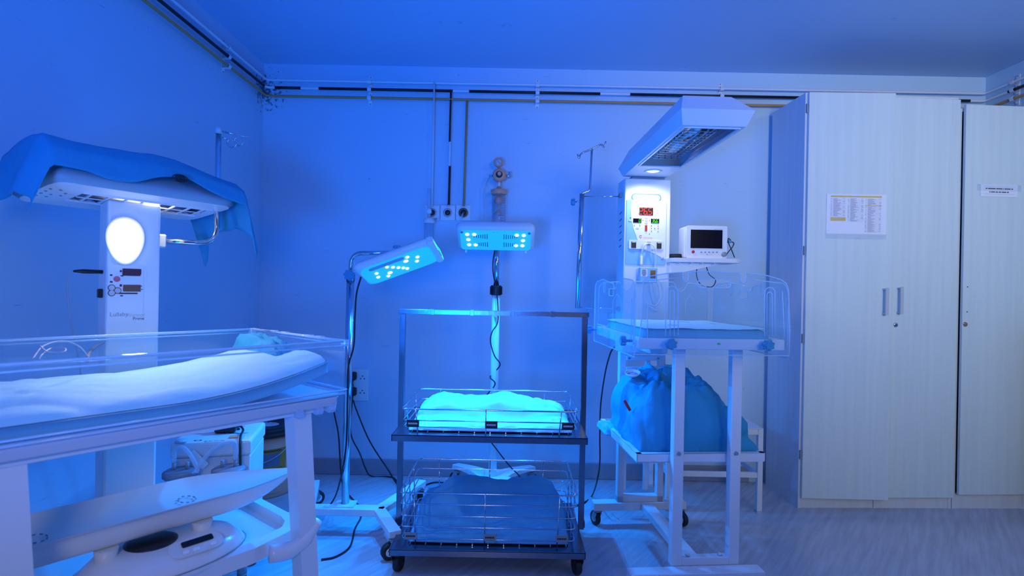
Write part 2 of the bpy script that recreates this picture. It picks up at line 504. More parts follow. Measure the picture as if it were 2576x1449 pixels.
# clamps
def clamp(P, side, label):
    """P on the wall surface; side = wall normal; t = wall direction"""
    n = V(side); t = V((-n.y, n.x, 0))
    c = thing('pipe_clamp', label, 'pipe clamp', P, 0, 'clamps holding the wall pipes')
    m = MB()
    zt, zb = zW + .045, zY - .04
    m.bar((P[0] + n.x * .002, P[1] + n.y * .002, zb), (P[0] + n.x * .002, P[1] + n.y * .002, zt), .024, .003, up=n)
    for z in (zW, zK, zY):
        pts = [V(P) + t * 0 + n * (.001 if k in (0, 6) else 0) for k in range(1)]
        prof = [V((0, 0, z - .024)) + n * .003, V((0, 0, z - .013)) + n * .006, V((0, 0, z - .012)) + n * .038,
                V((0, 0, z)) + n * .0445, V((0, 0, z + .012)) + n * .038, V((0, 0, z + .013)) + n * .006, V((0, 0, z + .024)) + n * .003]
        base = V((P[0], P[1], 0))
        for a, b in zip(prof[:-1], prof[1:]):
            vs = [base + a + t * .012, base + b + t * .012, base + b - t * .012, base + a - t * .012]
            m.add(vs + [q + n * .0018 for q in vs], [[0, 1, 2, 3], [7, 6, 5, 4], [0, 4, 5, 1], [2, 6, 7, 3], [1, 5, 6, 2], [3, 7, 4, 0]])
    m.build('strap', 'white_enamel', c, True)
    for z in (zt - .008, (zW + zK) / 2, (zK + zY) / 2, zb + .008):
        MB().cyl(V((P[0], P[1], z)) + n * .003, V((P[0], P[1], z)) + n * .0065, .0042, 8).build('screw', 'grey_plastic', c, True)
clamp((at(933, 220, YB).x, YB, zK), (0, -1, 0), 'white clamp on the back wall pipes, left of the pipe drops')
clamp((at(1352, 220, YB).x, YB, zK), (0, -1, 0), 'white clamp on the back wall pipes above the drip stand')
clamp((at(1811, 225, YB).x, YB, zK), (0, -1, 0), 'white pipe clamp above the heater hood of the right warmer')
u_ = (560 - 1288) / FPX
clamp((XL, (XL) / (u_ - .008), zK), (1, 0, 0), 'white pipe clamp on the left wall near the corner')
clamp((XR, 3.30, zK), (-1, 0, 0), 'white pipe clamp on the right wall above the cupboards')

# ---------------------------------------------------------------- wall outlets
yo = YB
for px, ring, lab in ((1088, 'white_plastic', 'white square gas outlet plate holding the flow meter'),
                      (1127, 'black_plastic', 'white square gas outlet plate with a plain black socket'),
                      (1166, 'bronze_plug', 'white square gas outlet plate with a hose plugged into a brown ring')):
    P = at(px, 536, yo)
    t = thing('gas_outlet', lab, 'gas outlet', P, 0, 'gas outlet plates on the back wall')
    MB().box(P + V((0, -.007, 0)), (.094, .014, .097), bev=.003).build('plate', 'white_plastic', t, True)
    MB().lathe(P + V((0, -.014, 0)), (0, -1, 0), [(.031, 0), (.031, .004), (.027, .008), (.02, .008), (.02, .003), (0, .003)]).build('ring', ring if ring != 'black_plastic' else 'white_smooth', t, True)
    MB().lathe(P + V((0, -.017, 0)), (0, -1, 0), [(.017, 0), (.017, .006), (.01, .01), (0, .01)]).build('socket', 'black_plastic', t, True)
    m = MB(); rr = .0245
    m.tube(arc(P + V((0, -.0225, 0)), (1, 0, 0), (0, 0, 1), rr, 0, 345, 24), .0013, 6)
    m.build('ring_mark', 'ink', t, True)
    if px != 1088:
        m = MB(); add_text(m, '\u2013', P + V((0, -.0142, .04)), (1, 0, 0), (0, 0, 1), width=.03)
        m.build('marking', 'ink_soft', t, True)
# flow meter with humidifier bottle on the left outlet
P = at(1084, 536, yo) + V((0, -.075, 0))
t = thing('flow_meter', 'clear oxygen flow meter with small humidifier bottle on the left outlet', 'flow meter', P)
m = MB(); m.cyl(P + V((0, .05, 0)), P + V((0, -.01, 0)), .012); m.lathe(P + V((0, -.012, 0)), (0, -1, 0), [(.016, 0), (.018, .004), (.016, .012), (0, .013)], 16)
m.build('valve_body', 'white_smooth', t, True)
MB().cyl(P + V((-.002, -.004, .01)), P + V((-.002, -.004, .14)), .0085, 12).build('flow_tube', 'clear_tube', t, True)
MB().cyl(P + V((0, 0, -.012)), P + V((0, 0, -.04)), .009, 12).build('neck', 'pale_grey', t, True)
MB().lathe(P + V((0, 0, -.075)), (0, 0, 1), [(.034, 0), (.036, .006), (.036, .022), (.028, .034), (0, .036)], 20).build('lid', 'white_plastic', t, True)
MB().lathe(P + V((0, 0, -.175)), (0, 0, 1), [(.0, 0), (.028, .001), (.031, .006), (.031, .098), (.029, .098), (.029, .008), (0, .004)], 20).build('bottle', 'clear_jar', t, True)
MB().cyl(P + V((0, 0, -.078)), P + V((0, 0, -.16)), .003, 8).build('dip_tube', 'clear_tube', t, True)
MB().tube([P + V((.03, -.01, -.05)), P + V((.05, -.012, -.046))], [.004, .006], 8).build('outlet_nozzle', 'grey_plastic', t, True)

# suction regulator with jar
G = at(1254, 408, 3.44); Rg = at(1256, 441, 3.44); Ld = at(1255, 484, 3.44)
t = thing('suction_regulator', 'orange wall suction regulator with dial above a clear graduated jar', 'suction regulator', (Rg.x, YB, Rg.z))
MB().lathe(G + V((0, .012, 0)), (0, -1, 0), [(.028, 0), (.031, .004), (.031, .02), (.027, .026), (.024, .022), (0, .022)]).build('dial_case', 'orange_plastic', t, True)
dl = MB().lathe(G + V((0, -.0102, 0)), (0, -1, 0), [(.0235, 0), (.0235, .0015), (0, .0015)]).build('dial_face', 'pale_grey', t, True)
m = MB(); m.bar(G + V((.008, -.013, -.012)), G + V((-.002, -.013, .004)), .0022, .001)
for a in range(-40, 221, 20):
    c_, s_ = math.cos(R(a)), math.sin(R(a)); m.bar(G + V((c_ * .017, -.0122, s_ * .017)), G + V((c_ * .021, -.0122, s_ * .021)), .0012, .0008, up=(0, 1, 0))
m.build('dial_marks', 'ink', dl, True)
MB().cyl(G + V((0, 0, -.028)), Rg + V((0, 0, .04)), .008, 10).build('neck', 'bronze_plug', t, True)
m = MB(); m.lathe(Rg + V((0, .02, 0)), (0, -1, 0), [(.036, 0), (.042, .006), (.042, .03), (.034, .042), (.022, .045), (0, .045)])
for k in range(6):
    a = R(60 * k + 30); m.cyl(Rg + V((math.cos(a) * .041, .012, math.sin(a) * .041)), Rg + V((math.cos(a) * .041, -.012, math.sin(a) * .041)), .005, 8)
m.build('regulator_body', 'orange_plastic', t, True)
MB().lathe(Rg + V((0, -.024, 0)), (0, -1, 0), [(.019, 0), (.021, .004), (.019, .006), (.013, .007)]).build('knob_ring', 'ink', t, True)
MB().lathe(Rg + V((.001, -.03, .002)), (0, -1, 0), [(.0125, 0), (.0125, .016), (.009, .02), (0, .02)], 8, False).build('knob', 'orange_pale', t, True)
MB().cyl(Rg + V((0, .02, 0)), V((Rg.x, YB, Rg.z)), .012).build('wall_mount', 'orange_plastic', t, True)
m = MB(); m.cyl(Rg + V((.04, 0, -.002)), Rg + V((.07, 0, -.004)), .008, 10); m.cyl(Rg + V((.062, 0, -.018)), Rg + V((.062, 0, .02)), .0055, 8); m.box(Rg + V((.06, 0, .022)), (.018, .006, .006))
m.cyl(Rg + V((-.04, 0, -.004)), Rg + V((-.062, 0, -.004)), .0045, 8)
m.build('valve', 'chrome', t, True)
m = MB(); m.cyl(Rg + V((0, 0, -.042)), Ld + V((0, 0, .034)), .008, 10); m.build('connector', 'white_smooth', t, True)
m = MB(); m.lathe(Ld + V((0, 0, -.014)), (0, 0, 1), [(.046, 0), (.05, .003), (.05, .026), (.044, .031), (.02, .032), (.011, .05), (0, .05)]); m.build('jar_lid', 'orange_plastic', t, True)
jb = at(1255, 580, 3.44).z
MB().lathe((Ld.x, Ld.y, jb), (0, 0, 1), [(0, 0), (.038, 0), (.043, .006), (.043, Ld.z - .014 - jb), (.0405, Ld.z - .014 - jb), (.0405, .008), (0, .005)]).build('jar', 'clear_jar', t, True)
m = MB(); zt = Ld.z - .02
m.lathe((Ld.x, Ld.y, zt - .052), (0, 0, 1), [(.018, 0), (.03, .012), (.03, .03), (.012, .05)], 16)
m.cyl((Ld.x, Ld.y, zt - .05), (Ld.x, Ld.y, zt - .09), .008, 10)
m.lathe((Ld.x, Ld.y, zt - .12), (0, 0, 1), [(.026, 0), (.027, .006), (.014, .022), (.008, .034)], 16)
m.build('float_valve', 'orange_pale', t, True)
m = MB()
for k in range(22):
    z = zt - .035 - k * .0078
    if z < jb + .01: break
    for j in range(5):
        a = R(-52 + j * (5 if k % 5 else 7)); a2 = a + R(5)
        m.add([(Ld.x + math.sin(q) * .0436, Ld.y - math.cos(q) * .0436, z + dz) for q, dz in ((a, 0), (a2, 0), (a2, .0016), (a, .0016))], [[0, 1, 2, 3]])
        a = R(22 + j * 6); a2 = a + R(4)
        if k % 2 == 0: m.add([(Ld.x + math.sin(q) * .0436, Ld.y - math.cos(q) * .0436, z + dz) for q, dz in ((a, 0), (a2, 0), (a2, .0014), (a, .0014))], [[0, 1, 2, 3]])
m.build('scale_marks', 'ink', t, True)
# suction hose, regulator down behind the lamp
pts = smooth_path([Rg + V((-.06, 0, -.004)), at(1222, 455, 3.44), at(1216, 490, 3.44), at(1218, 530, 3.42), at(1214, 575, 3.42), at(1214, 598, 3.45)], 6)
tag(MB().tube(pts, .0045, 8).build('suction_hose', 'clear_tube'), 'thin clear hose hanging from the left of the orange regulator', 'hose')
pts = smooth_path([at(1165, 536, YB - .024), at(1163, 541, YB - .08), at(1158, 556, YB - .09), at(1156, 578, YB - .06), at(1162, 600, YB - .03)], 6)
tag(MB().tube(pts, .006, 8).build('suction_hose', 'clear_tube'), 'clear hose plugged into the brown ringed wall outlet', 'hose')

# electric socket with black plugs
P = at(905, 968, YB)
t = thing('power_socket', 'white double wall socket behind the chrome lamp stand', 'socket', P)
MB().box(P + V((0, -.006, 0)), (.115, .012, .20), bev=.004).build('plate', 'white_plastic', t, True)
for dz in (.045, -.045):
    m = MB()
    for dx in (-.012, .012, 0): m.cyl(P + V((dx + .02, -.0125, dz + (.012 if dx == 0 else -.004))), P + V((dx + .02, -.0145, dz + (.012 if dx == 0 else -.004))), .004, 8)
    m.build('socket_hole', 'ink', t, True)
plugs = []
for (px, py, lab) in ((888, 946, 'upper black plug in the wall socket'), (888, 985, 'lower black plug in the wall socket')):
    Q = at(px, py, YB - .034)
    t = thing('plug', lab, 'plug', Q, 0, 'black plugs in the wall socket')
    MB().box(Q, (.042, .04, .052), bev=.010, seg=2).build('body', 'rubber_black', t, True)
    MB().tube([Q + V((0, -.015, -.02)), Q + V((0, -.02, -.05))], [.009, .006], 8).build('strain_relief', 'rubber_black', t, True)

# ================================================================ tall cupboards
def cupboard_door(parent, x0, x1, z0, z1, y, ang, hinge, th=.018):
    """door in the cupboard's local frame, hinged at x0 or x1, opened by ang"""
    w_ = x1 - x0
    m = MB(); hx = x0 if hinge == 'l' else x1
    Mr = Matrix.Rotation(-ang if hinge == 'l' else ang, 3, 'Z')
    c = V((w_ / 2 if hinge == 'l' else -w_ / 2, -th / 2, 0))
    m.box(V((hx, y, (z0 + z1) / 2)) + Mr @ c, (w_, th, z1 - z0), Mr, .0015)
    return m.build('door', 'laminate', parent), Mr, V((hx, y, 0))
wrot = R(2.2)
W1 = thing('cupboard', 'tall white two-door wooden cupboard with a printed list on its door', 'cupboard', (1.622, 3.115, 0), wrot)
cw, cd, ch, th = .885, .365, 2.325, .018
m = MB(); m.bx((0, 0, 0), (th, cd, ch)); m.build('side_panel', 'laminate_side', W1)
MB().bx((cw - th, 0, 0), (cw, cd, ch)).build('side_panel', 'laminate_side', W1)
MB().bx((th, 0, ch - th), (cw - th, cd, ch)).build('top_panel', 'laminate_side', W1)
MB().bx((th, cd - .008, .08), (cw - th, cd, ch - th)).build('back_panel', 'laminate_side', W1)
MB().bx((th, .02, .07), (cw - th, cd - .01, .088)).build('bottom_panel', 'laminate_side', W1)
MB().bx((th, .004, 0), (cw * .49, .02, .07)).build('plinth', 'laminate_side', W1)
MB().bx((cw * .49 + .003, .004, 0), (cw - th, .02, .07)).build('plinth', 'laminate_side', W1)
d1, Mr1, H1 = cupboard_door(W1, .012, .012 + .476, .062, ch - .003, -.003, R(3.2), 'l')
d2, Mr2, H2 = cupboard_door(W1, .494, cw - .004, .068, ch - .018, -.003, R(.8), 'r')
def on1(x, z, out=0): return H1 + Mr1 @ V((x, -.018 - out, z))
def on2(x, z, out=0): return H2 + Mr2 @ V((-x, -.018 - out, z))
for z in (ch - .09, ch * .62, .95, .3):
    MB().box(V((.006, -.008, z)), (.008, .012, .05)).build('hinge', 'grey_plastic', W1)
def handle(on, x, parent, zc=1.125):
    m = MB()
    m.box(on(x, zc, .028), (.018, .005, .15), bev=.001)
    for dz in (-.068, .068): m.box(on(x, zc + dz, .014), (.018, .026, .008))
    h = m.build('handle', 'pale_grey', parent); return h
handle(on1, .430, d1, 1.165); handle(on2, .345, d2, 1.172)
MB().lathe(on2(.358, 1.035, 0), (0, -1, 0), [(.013, 0), (.013, .003), (.009, .005), (0, .005)], 16).build('lock', 'chrome', d2)
MB().lathe(on2(.358, 1.035, .005), (0, -1, 0), [(.0045, 0), (.0045, .001), (0, .001)], 10).build('keyhole', 'ink', d2)
# printed list
A = Mr1 @ V((1, 0, 0)); A = (Matrix.Rotation(wrot, 3, 'Z') @ A)
rz1 = math.atan2(A.y, A.x)
Wm = PM[W1.name]
Pc = Wm @ on1(.268, 1.645, .003)
S = thing('printed_list', 'white laminated sheet with printed columns taped to the cupboard door', 'notice', Pc, rz1)
def ppl(x, z, out=.0): return V((x, -out, z))
def rectq(mb, x0, x1, z0, z1, out): mb.add([(x0, -out, z0), (x1, -out, z0), (x1, -out, z1), (x0, -out, z1)], [[0, 1, 2, 3]])
pw, ph = .328, .222
MB().bx((-pw / 2, 0, -ph / 2), (pw / 2, .0012, ph / 2)).build('sheet', 'paper', S)
MB().bx((-pw / 2 - .004, -.0006, -ph / 2 - .026), (pw / 2 + .003, .0004, -ph / 2 + .004)).build('tape', 'tape_clear', S)
m = MB(); rectq(m, -.142, .138, .094, .103, .0006); rectq(m, .045, .138, .048, .0515, .0006); rectq(m, -.142, -.058, -.038, -.018, .0006)
m.build('yellow_bars', 'paper_yellow', S)
random.seed(4)
m = MB()
for (x0, x1, za, zb_) in ((-.142, -.06, .088, -.012), (-.048, .04, .088, -.038), (.048, .138, .088, -.095)):
    z = za
    while z > zb_:
        if not (x0 > 0 and .046 < z < .054):
            ln = random.uniform(.018, .045)
            rectq(m, x0 + .014, x0 + .014 + ln, z - .0026, z, .0008)
            if random.random() < .75: rectq(m, x0, x0 + .006, z - .0022, z, .0008)
            if random.random() < .4: rectq(m, x1 - .014, x1 - .004, z - .0022, z, .0008)
        z -= .0048
rectq(m, -.02, .012, .098, .102, .0010)
for k in range(3): rectq(m, -.132 + k * .008, -.075 - k * .008, -.024 - k * .005, -.0225 - k * .005, .0010)
rectq(m, .0, .02, -.1345, -.1295, .0010)
m.build('print', 'ink_soft', S)
m = MB()
for (x0, x1, za, zb_) in ((-.142, -.06, .088, -.014), (-.048, .04, .088, -.04), (.048, .138, .088, -.096)):
    z = za
    while z > zb_:
        rectq(m, x0, x1, z - .0036, z - .0033, .0007); z -= .0048
m.build('ruled_lines', 'cable_grey', S)

W2p = Wm @ V((cw + .004, 0, 0))
W2 = thing('cupboard', 'tall white single-door cupboard with a small name strip, against the right wall', 'cupboard', W2p, wrot)
c2 = .432
MB().bx((0, 0, 0), (th, cd - .02, ch - .06)).build('side_panel', 'laminate_side', W2)
MB().bx((c2 - th, 0, 0), (c2, cd - .02, ch - .06)).build('side_panel', 'laminate_side', W2)
MB().bx((th, 0, ch - .06 - th), (c2 - th, cd - .02, ch - .06)).build('top_panel', 'laminate_side', W2)
MB().bx((th, cd - .03, .08), (c2 - th, cd - .02, ch - .08)).build('back_panel', 'laminate_side', W2)
MB().bx((th, .004, 0), (c2 - th, .02, .085)).build('plinth', 'laminate_side', W2)
d3, Mr3, H3 = cupboard_door(W2, .018, c2 - .003, .088, ch - .045, -.003, R(1.0), 'r')
def on3(x, z, out=0): return H3 + Mr3 @ V((-x, -.018 - out, z))
MB().lathe(on3(.395, 1.045, 0), (0, -1, 0), [(.013, 0), (.013, .002), (0, .002)], 14).build('lock', 'bronze_plug', d3)
MB().tube([on3(.41, 1.05, .004), on3(.395, 1.045, .004)], .0016, 6).build('wire_loop', 'chrome', d3)
m = MB()
for z in (1.115, 1.255): m.cyl(on3(.385, z, 0), on3(.385, z, .001), .0035, 8)
m.build('screw_hole', 'ink', d3)
Pc = PM[W2.name] @ on3(.212, 1.80, .003)
S = thing('name_strip', 'small white paper strip with two printed lines taped on the single-door cupboard', 'notice', Pc, wrot + R(1.0))
MB().bx((-.11, 0, -.035), (.11, .0012, .035)).build('sheet', 'paper', S)
MB().bx((-.13, -.0005, -.002), (.13, .0002, .034)).build('tape', 'tape_clear', S)
m = MB(); rectq(m, -.09, .09, .019, .0202, .0007); rectq(m, -.09, .09, .0, .0012, .0007); rectq(m, -.09, .09, -.021, -.0198, .0007)
m.build('border', 'ink_soft', S)
m = MB()
random.seed(9)
def fake_line(m, x0, x1, z, h):
    x = x0
    while x < x1:
        w_ = random.uniform(.003, .006); rectq(m, x, min(x + w_, x1), z - h / 2, z + h / 2, .0009)
        x += w_ + (.0012 if random.random() < .8 else .005)
fake_line(m, -.08, .082, .0102, .006); fake_line(m, -.058, .06, -.0085, .006)
m.build('print', 'ink', S)
# dark door leaf beside the cupboards
t = thing('dark_board', 'dark brown board standing between the last cupboard and the right wall', 'board', (XR - .012, 3.12, 0))
MB().bx((XR - .024, 2.98, 0), (XR - .001, 3.30, 1.02), .002).build('board', 'darkwood', t, True)
MB().bx((XR - .026, 2.985, .86), (XR - .023, 3.03, .95)).build('red_mark', 'red_plastic', t, True)

# ================================================================ casters
def caster(parent, top, r=.035, yaw=0.0, wheel='rubber_black', fork='grey_plastic', wd=.022, cap='pale_grey'):
    """fork and wheel under a local point top=(x,y,z); wheel touches z=0"""
    x, y, z = top
    Mr = Matrix.Rotation(yaw, 3, 'Z')
    f = MB(); o = V((x, y, 0)); off = Mr @ V((0, r * .55, 0))
    f.cyl((x, y, z), (x, y, z - .012), .013, 12)
    f.cyl((x, y, z - .01), (x, y, 2 * r + .004), .018, 14)
    for s_ in (-1, 1):
        a = o + Mr @ V((s_ * (wd / 2 + .004), 0, 2 * r + .004)); b = o + Mr @ V((s_ * (wd / 2 + .004), r * .55, r))
        f.bar(a, b, .0035, .03, up=(0, 0, 1), bev=.001)
    f.box(o + Mr @ V((0, 0, 2 * r + .006)), (wd + .014, .036, .006), Mr, .001)
    c = f.build('caster', fork, parent)
    ax = Mr @ V((1, 0, 0)); cc = o + off + V((0, 0, r + .0005))
    MB().lathe(cc - ax * wd / 2, ax, [(r * .55, 0), (r * .9, 0), (r, wd * .2), (r, wd * .8), (r * .9, wd), (r * .55, wd)], 24).build('wheel', wheel, c)
    MB().lathe(cc - ax * (wd / 2 + .001), ax, [(0, 0), (r * .5, 0), (r * .56, .002), (r * .56, wd), (r * .5, wd + .002), (0, wd + .002)], 20).build('wheel_hub', cap, c)
    return c

# ================================================================ phototherapy lamp on the stand at the back (faces the trolley)
hB = at(1247, 604, 3.0)
tB = R(32)
bx_ = at(1241, 1100, 3.14).x
PB = thing('phototherapy_lamp', 'rear blue phototherapy lamp on a white pole, its two clusters of lights above the trolley', 'medical lamp', (bx_, 3.14, 0))
m = MB()
legs = [(-.235, .275), (.235, .265), (-.30, -.26), (.30, -.26)]
for lx, ly in legs:
    a = V((0, 0, .118)); L = V((lx, ly, .102)); d = (L - a); n_ = V((-d.y, d.x, 0)).normalized()
    N_ = 7; vs = []
    for k in range(N_ + 1):
        t_ = k / N_; c_ = a + d * t_; w_ = .052 * (1 - t_) ** 2 + .026; hh = .018 - .004 * t_
        zc = .012 * math.sin(t_ * math.pi)
        for s_, z_ in ((-1, 1), (-.75, 1.25), (.75, 1.25), (1, 1), (1, -1), (-1, -1)):
            vs.append(c_ + n_ * w_ * s_ + V((0, 0, zc + z_ * hh / 1.25)))
    fs = []
    for k in range(N_):
        for j in range(6): fs.append([k * 6 + j, k * 6 + (j + 1) % 6, (k + 1) * 6 + (j + 1) % 6, (k + 1) * 6 + j])
    fs += [[5, 4, 3, 2, 1, 0], [N_ * 6 + j for j in range(6)]]
    m.add(vs, fs, False)
m.lathe((0, 0, .098), (0, 0, 1), [(.075, 0), (.082, .01), (.078, .034), (.034, .040)], 28)
m.build('base', 'white_plastic', PB)
for (lx, ly), yw in zip(legs, (R(60), R(-60), R(150), R(-150))): caster(PB, (lx * .96, ly * .96, .09), .032, yw)
zc_ = at(1243, 730, 3.14).z
MB().cyl((0, 0, .136), (0, 0, zc_), .0225, 24).build('lower_pole', 'white_enamel', PB)
m = MB(); m.lathe((0, 0, zc_ - .028), (0, 0, 1), [(.027, 0), (.032, .004), (.032, .05), (.028, .056), (0, .056)], 20)
for k in range(20):
    a = R(18 * k); m.box(V((math.cos(a) * .033, math.sin(a) * .033, zc_ - .002)), (.004, .004, .044), Matrix.Rotation(a, 3, 'Z'))
m.build('clamp_collar', 'black_plastic', PB)
MB().cyl((0, 0, zc_ + .028), (0, 0, hB.z + .015), .0155, 20).build('upper_pole', 'chrome', PB)
MB().lathe((0, -.03, at(1243, 793, 3.14).z), (0, -1, 0), [(.0, -.01), (.013, -.008), (.013, .004), (.009, .006), (0, .006)], 16).build('pole_button', 'white_plastic', PB)

A_ = V((1, 0, 0)); N_B = V((0, -math.sin(tB), -math.cos(tB))); B_B = V((0, -math.cos(tB), math.sin(tB)))
def lamp_head(parent, C, A, B, N, W, L, Tk, world=True):
    """C centre of face; N = direction of light; B points to the upper near edge"""
    Z = [(-.002, .92, .86), (.004, .97, .94), (.014, 1.0, 1.0), (Tk * .65, 1.0, 1.0), (Tk, .93, .9), (Tk + .004, .86, .8)]
    m = MB(); rings = []
    for (z, fx, fy) in Z:
        rings.append([C + A * p[0] + B * p[1] - N * z for p in rrect(W * fx, L * fy, min(.03, L * fy * .3), 4)])
    n = len(rings[0]); vs = [p for r_ in rings for p in r_]; fs = []
    for i in range(len(rings) - 1):
        for k in range(n): fs.append([i * n + k, i * n + (k + 1) % n, (i + 1) * n + (k + 1) % n, (i + 1) * n + k])
    m.add(vs, fs, True); b = len(vs)
    m.add(rings[0], [list(range(n))[::-1]]); m.add(rings[-1], [list(range(n))])
    return m.build('lamp_head', 'white_plastic', parent, world)
W_, L_ = .418, .205
head = lamp_head(PB, hB, A_, B_B, N_B, W_, L_, .055)
def face_pt(C, A, B, N, a, b, out=0): return C + A * a + B * b + N * (.002 + out)
fB = lambda a, b, o=0: face_pt(hB, A_, B_B, N_B, a, b, o)
MB().prism(rrect(W_ * .90, L_ * .84, .02), fB(0, 0, .0), A_, B_B, .0022).build('face_panel', 'lamp_face', head, True)
led_pos = []
for s_ in (-1, 1):
    for (a, b) in ((.150, .052), (.113, .052), (.147, .006), (.145, -.040), (.110, -.040)): led_pos.append((s_ * a, b))
for a, b in led_pos:
    MB().lathe(fB(a, b, .0022), N_B, [(.0105, 0), (.0105, .0015), (.0075, .0045), (0, .006)], 14).build('led', 'led_blue', head, True)
m = MB()
for s_ in (-1, 1):
    for k in range(7):
        a = .045 + k * .0115
        for b, h_ in ((.035, .042 - k * .004), (-.035, .042 - k * .004)):
            m.box(fB(s_ * a, b, .0026), (.0032, h_, .001), Matrix((A_, B_B, N_B)).transposed())
m.build('vent_slots', 'cable_black', head, True)
m = MB(); add_text(m, 'H - O', fB(0, .075, .0026), A_, B_B, width=.03); m.build('marking', 'grey_plastic', head, True)
for s_ in (-1, 1):
    MB().box(fB(s_ * .178, .072, .004), (.014, .012, .01), Matrix((A_, B_B, N_B)).transposed(), .002).build('screw_cap', 'knob_blue', head, True)
    MB().box(fB(s_ * .165, -.098, .002), (.012, .012, .02), Matrix((A_, B_B, N_B)).transposed(), .002).build('clip', 'white_plastic', head, True)
MB().box(hB + V((0, .085, .045)), (.05, .1, .035), bev=.006).build('tilt_bracket', 'white_plastic', PB, True)
for s_ in (-1, 1):
    for b in (.05, -.04):
        spot('phototherapy_light', fB(s_ * .135, b, .012), N_B, BLUE, P_LED_REAR / 4, 125, .9, .007)
pts = smooth_path([hB + V((-.005, .09, -.03)), at(1240, 660, 3.1), at(1241, 690, 3.11), at(1247, 720, 3.11), at(1252, 760, 3.11), at(1252, 810, 3.11), at(1238, 835, 3.1), at(1234, 860, 3.1),
                   at(1244, 895, 3.1), at(1258, 915, 3.1), at(1250, 930, 3.12), at(1240, 940, 3.18), at(1233, 950, 3.1), at(1245, 968, 3.1), at(1215, 1010, 3.2), at(1210, 1080, 3.05), at(1226, 1100, 3.05), at(1280, 1170, 3.05), at(1306, 1197, 3.1), at(1312, 1220, 3.05), at(1303, 1236, 2.98)], 6)
pts[-1].z = .006
tag(MB().tube(pts, .0035, 6).build('power_cable', 'cable_black'), 'thin black cable winding down the white pole of the rear lamp', 'cable')

# ================================================================ phototherapy lamp on the chrome stand, left of the trolley
YA = 2.70
pA = at(868, 1290, YA)
PA = thing('phototherapy_lamp', 'tilted blue phototherapy lamp on a chrome stand left of the trolley', 'medical lamp', (pA.x, YA, 0))
top = at(882, 692, YA)
px0 = (pA.x + top.x) / 2
MB().cyl(V((pA.x, YA, .10)), top + V((0, 0, 0)), .0185, 24).build('pole', 'chrome', PA, True)
c0 = at(1005, 667, 2.60)
arm = fillet([top + V((0, 0, -.02)), at(884, 637, YA), at(998, 636, 2.66)], .09, 8)
MB().tube(arm, .0105, 12).build('arm', 'chrome', PA, True)
m = MB(); m.cyl(top + V((0, 0, -.03)), top + V((0, 0, .006)), .021, 20)
m.build('collar', 'stainless', PA, True)
def star_knob(C, axis, r, mname, parent, world=True, n=7, stem=.03, th_=.016):
    C = V(C); ax = V(axis).normalized(); x = ax.orthogonal().normalized(); y = ax.cross(x)
    m = MB(); ol = []
    for k in range(n * 6):
        a = 2 * math.pi * k / (n * 6); rr = r * (1 + .13 * math.cos(n * a)); ol.append((rr * math.cos(a), rr * math.sin(a)))
    m.prism(ol, C, x, y, th_)
    m.prism([(a * .8, b * .8) for a, b in ol], C + ax * th_, x, y, .003)
    m.cyl(C, C - ax * stem, r * .3, 10)
    return m.build('knob', mname, parent, world)
star_knob(top + V((.004, -.03, -.0)), (0, -1, 0), .024, 'knob_blue', PA)
tilt = R(21); bb = R(24)
A2 = V((math.cos(tilt), 0, math.sin(tilt))); D2 = V((math.sin(tilt), 0, -math.cos(tilt)))
N2 = (D2 * math.cos(bb) + V((0, -1, 0)) * math.sin(bb)).normalized()
B2 = (V((0, -1, 0)) * math.cos(bb) - D2 * math.sin(bb)).normalized()
W2_, L2_ = .385, .20
head = lamp_head(PA, c0, A2, B2, N2, W2_, L2_, .036)
fA = lambda a, b, o=0: face_pt(c0, A2, B2, N2, a, b, o)
MA = Matrix((A2, B2, N2)).transposed()
MB().prism(rrect(W2_ * .9, L2_ * .84, .045, 6), fA(0, 0, 0), A2, B2, .0022).build('face_panel', 'lamp_face', head, True)
MB().prism(rrect(.17, .022, .0105, 5), fA(-.045, .058, .0024), A2, B2, .003).build('vent_strip', 'head_grey', head, True)
leds = [(-.112, .008), (-.118, -.030), (-.052, .030), (-.075, -.052), (-.030, .010), (-.010, -.010), (.008, -.028), (.022, -.046), (.055, .052), (.095, .022), (.082, -.012)]
for a, b in leds: MB().lathe(fA(a, b, .0022), N2, [(.0085, 0), (.0085, .0015), (.006, .004), (0, .005)], 12).build('led', 'led_blue', head, True)
for a, b in ((.038, .022), (-.058, -.028)):
    MB().lathe(fA(a, b, .0022), N2, [(.0115, 0), (.0115, .0015), (.007, .004), (0, .005)], 12).build('led', 'led_pink', head, True)
m = MB(); m.box(fA(.178, 0, -.016), (.034, L2_ * 1.02, .042), MA, .008); m.build('end_cap', 'white_plastic', head, True)
MB().box(fA(.1965, -.03, -.015), (.002, .05, .025), MA).build('power_switch', 'black_plastic', head, True)
bk = at(992, 640, 2.66)
m = MB(); m.box(bk + V((0, 0, .0)), (.045, .035, .032), bev=.002); m.build('bracket', 'stainless', PA, True)
star_knob(bk + V((.012, 0, .03)), (0, 0, 1), .017, 'knob_blue', PA, stem=.015, th_=.01)
for a in (-.10, .07):
    for b in (.02,):
        spot('phototherapy_light', fA(a, b, .012), N2, BLUE, P_LED_SIDE / 2, 168, 1, .007)
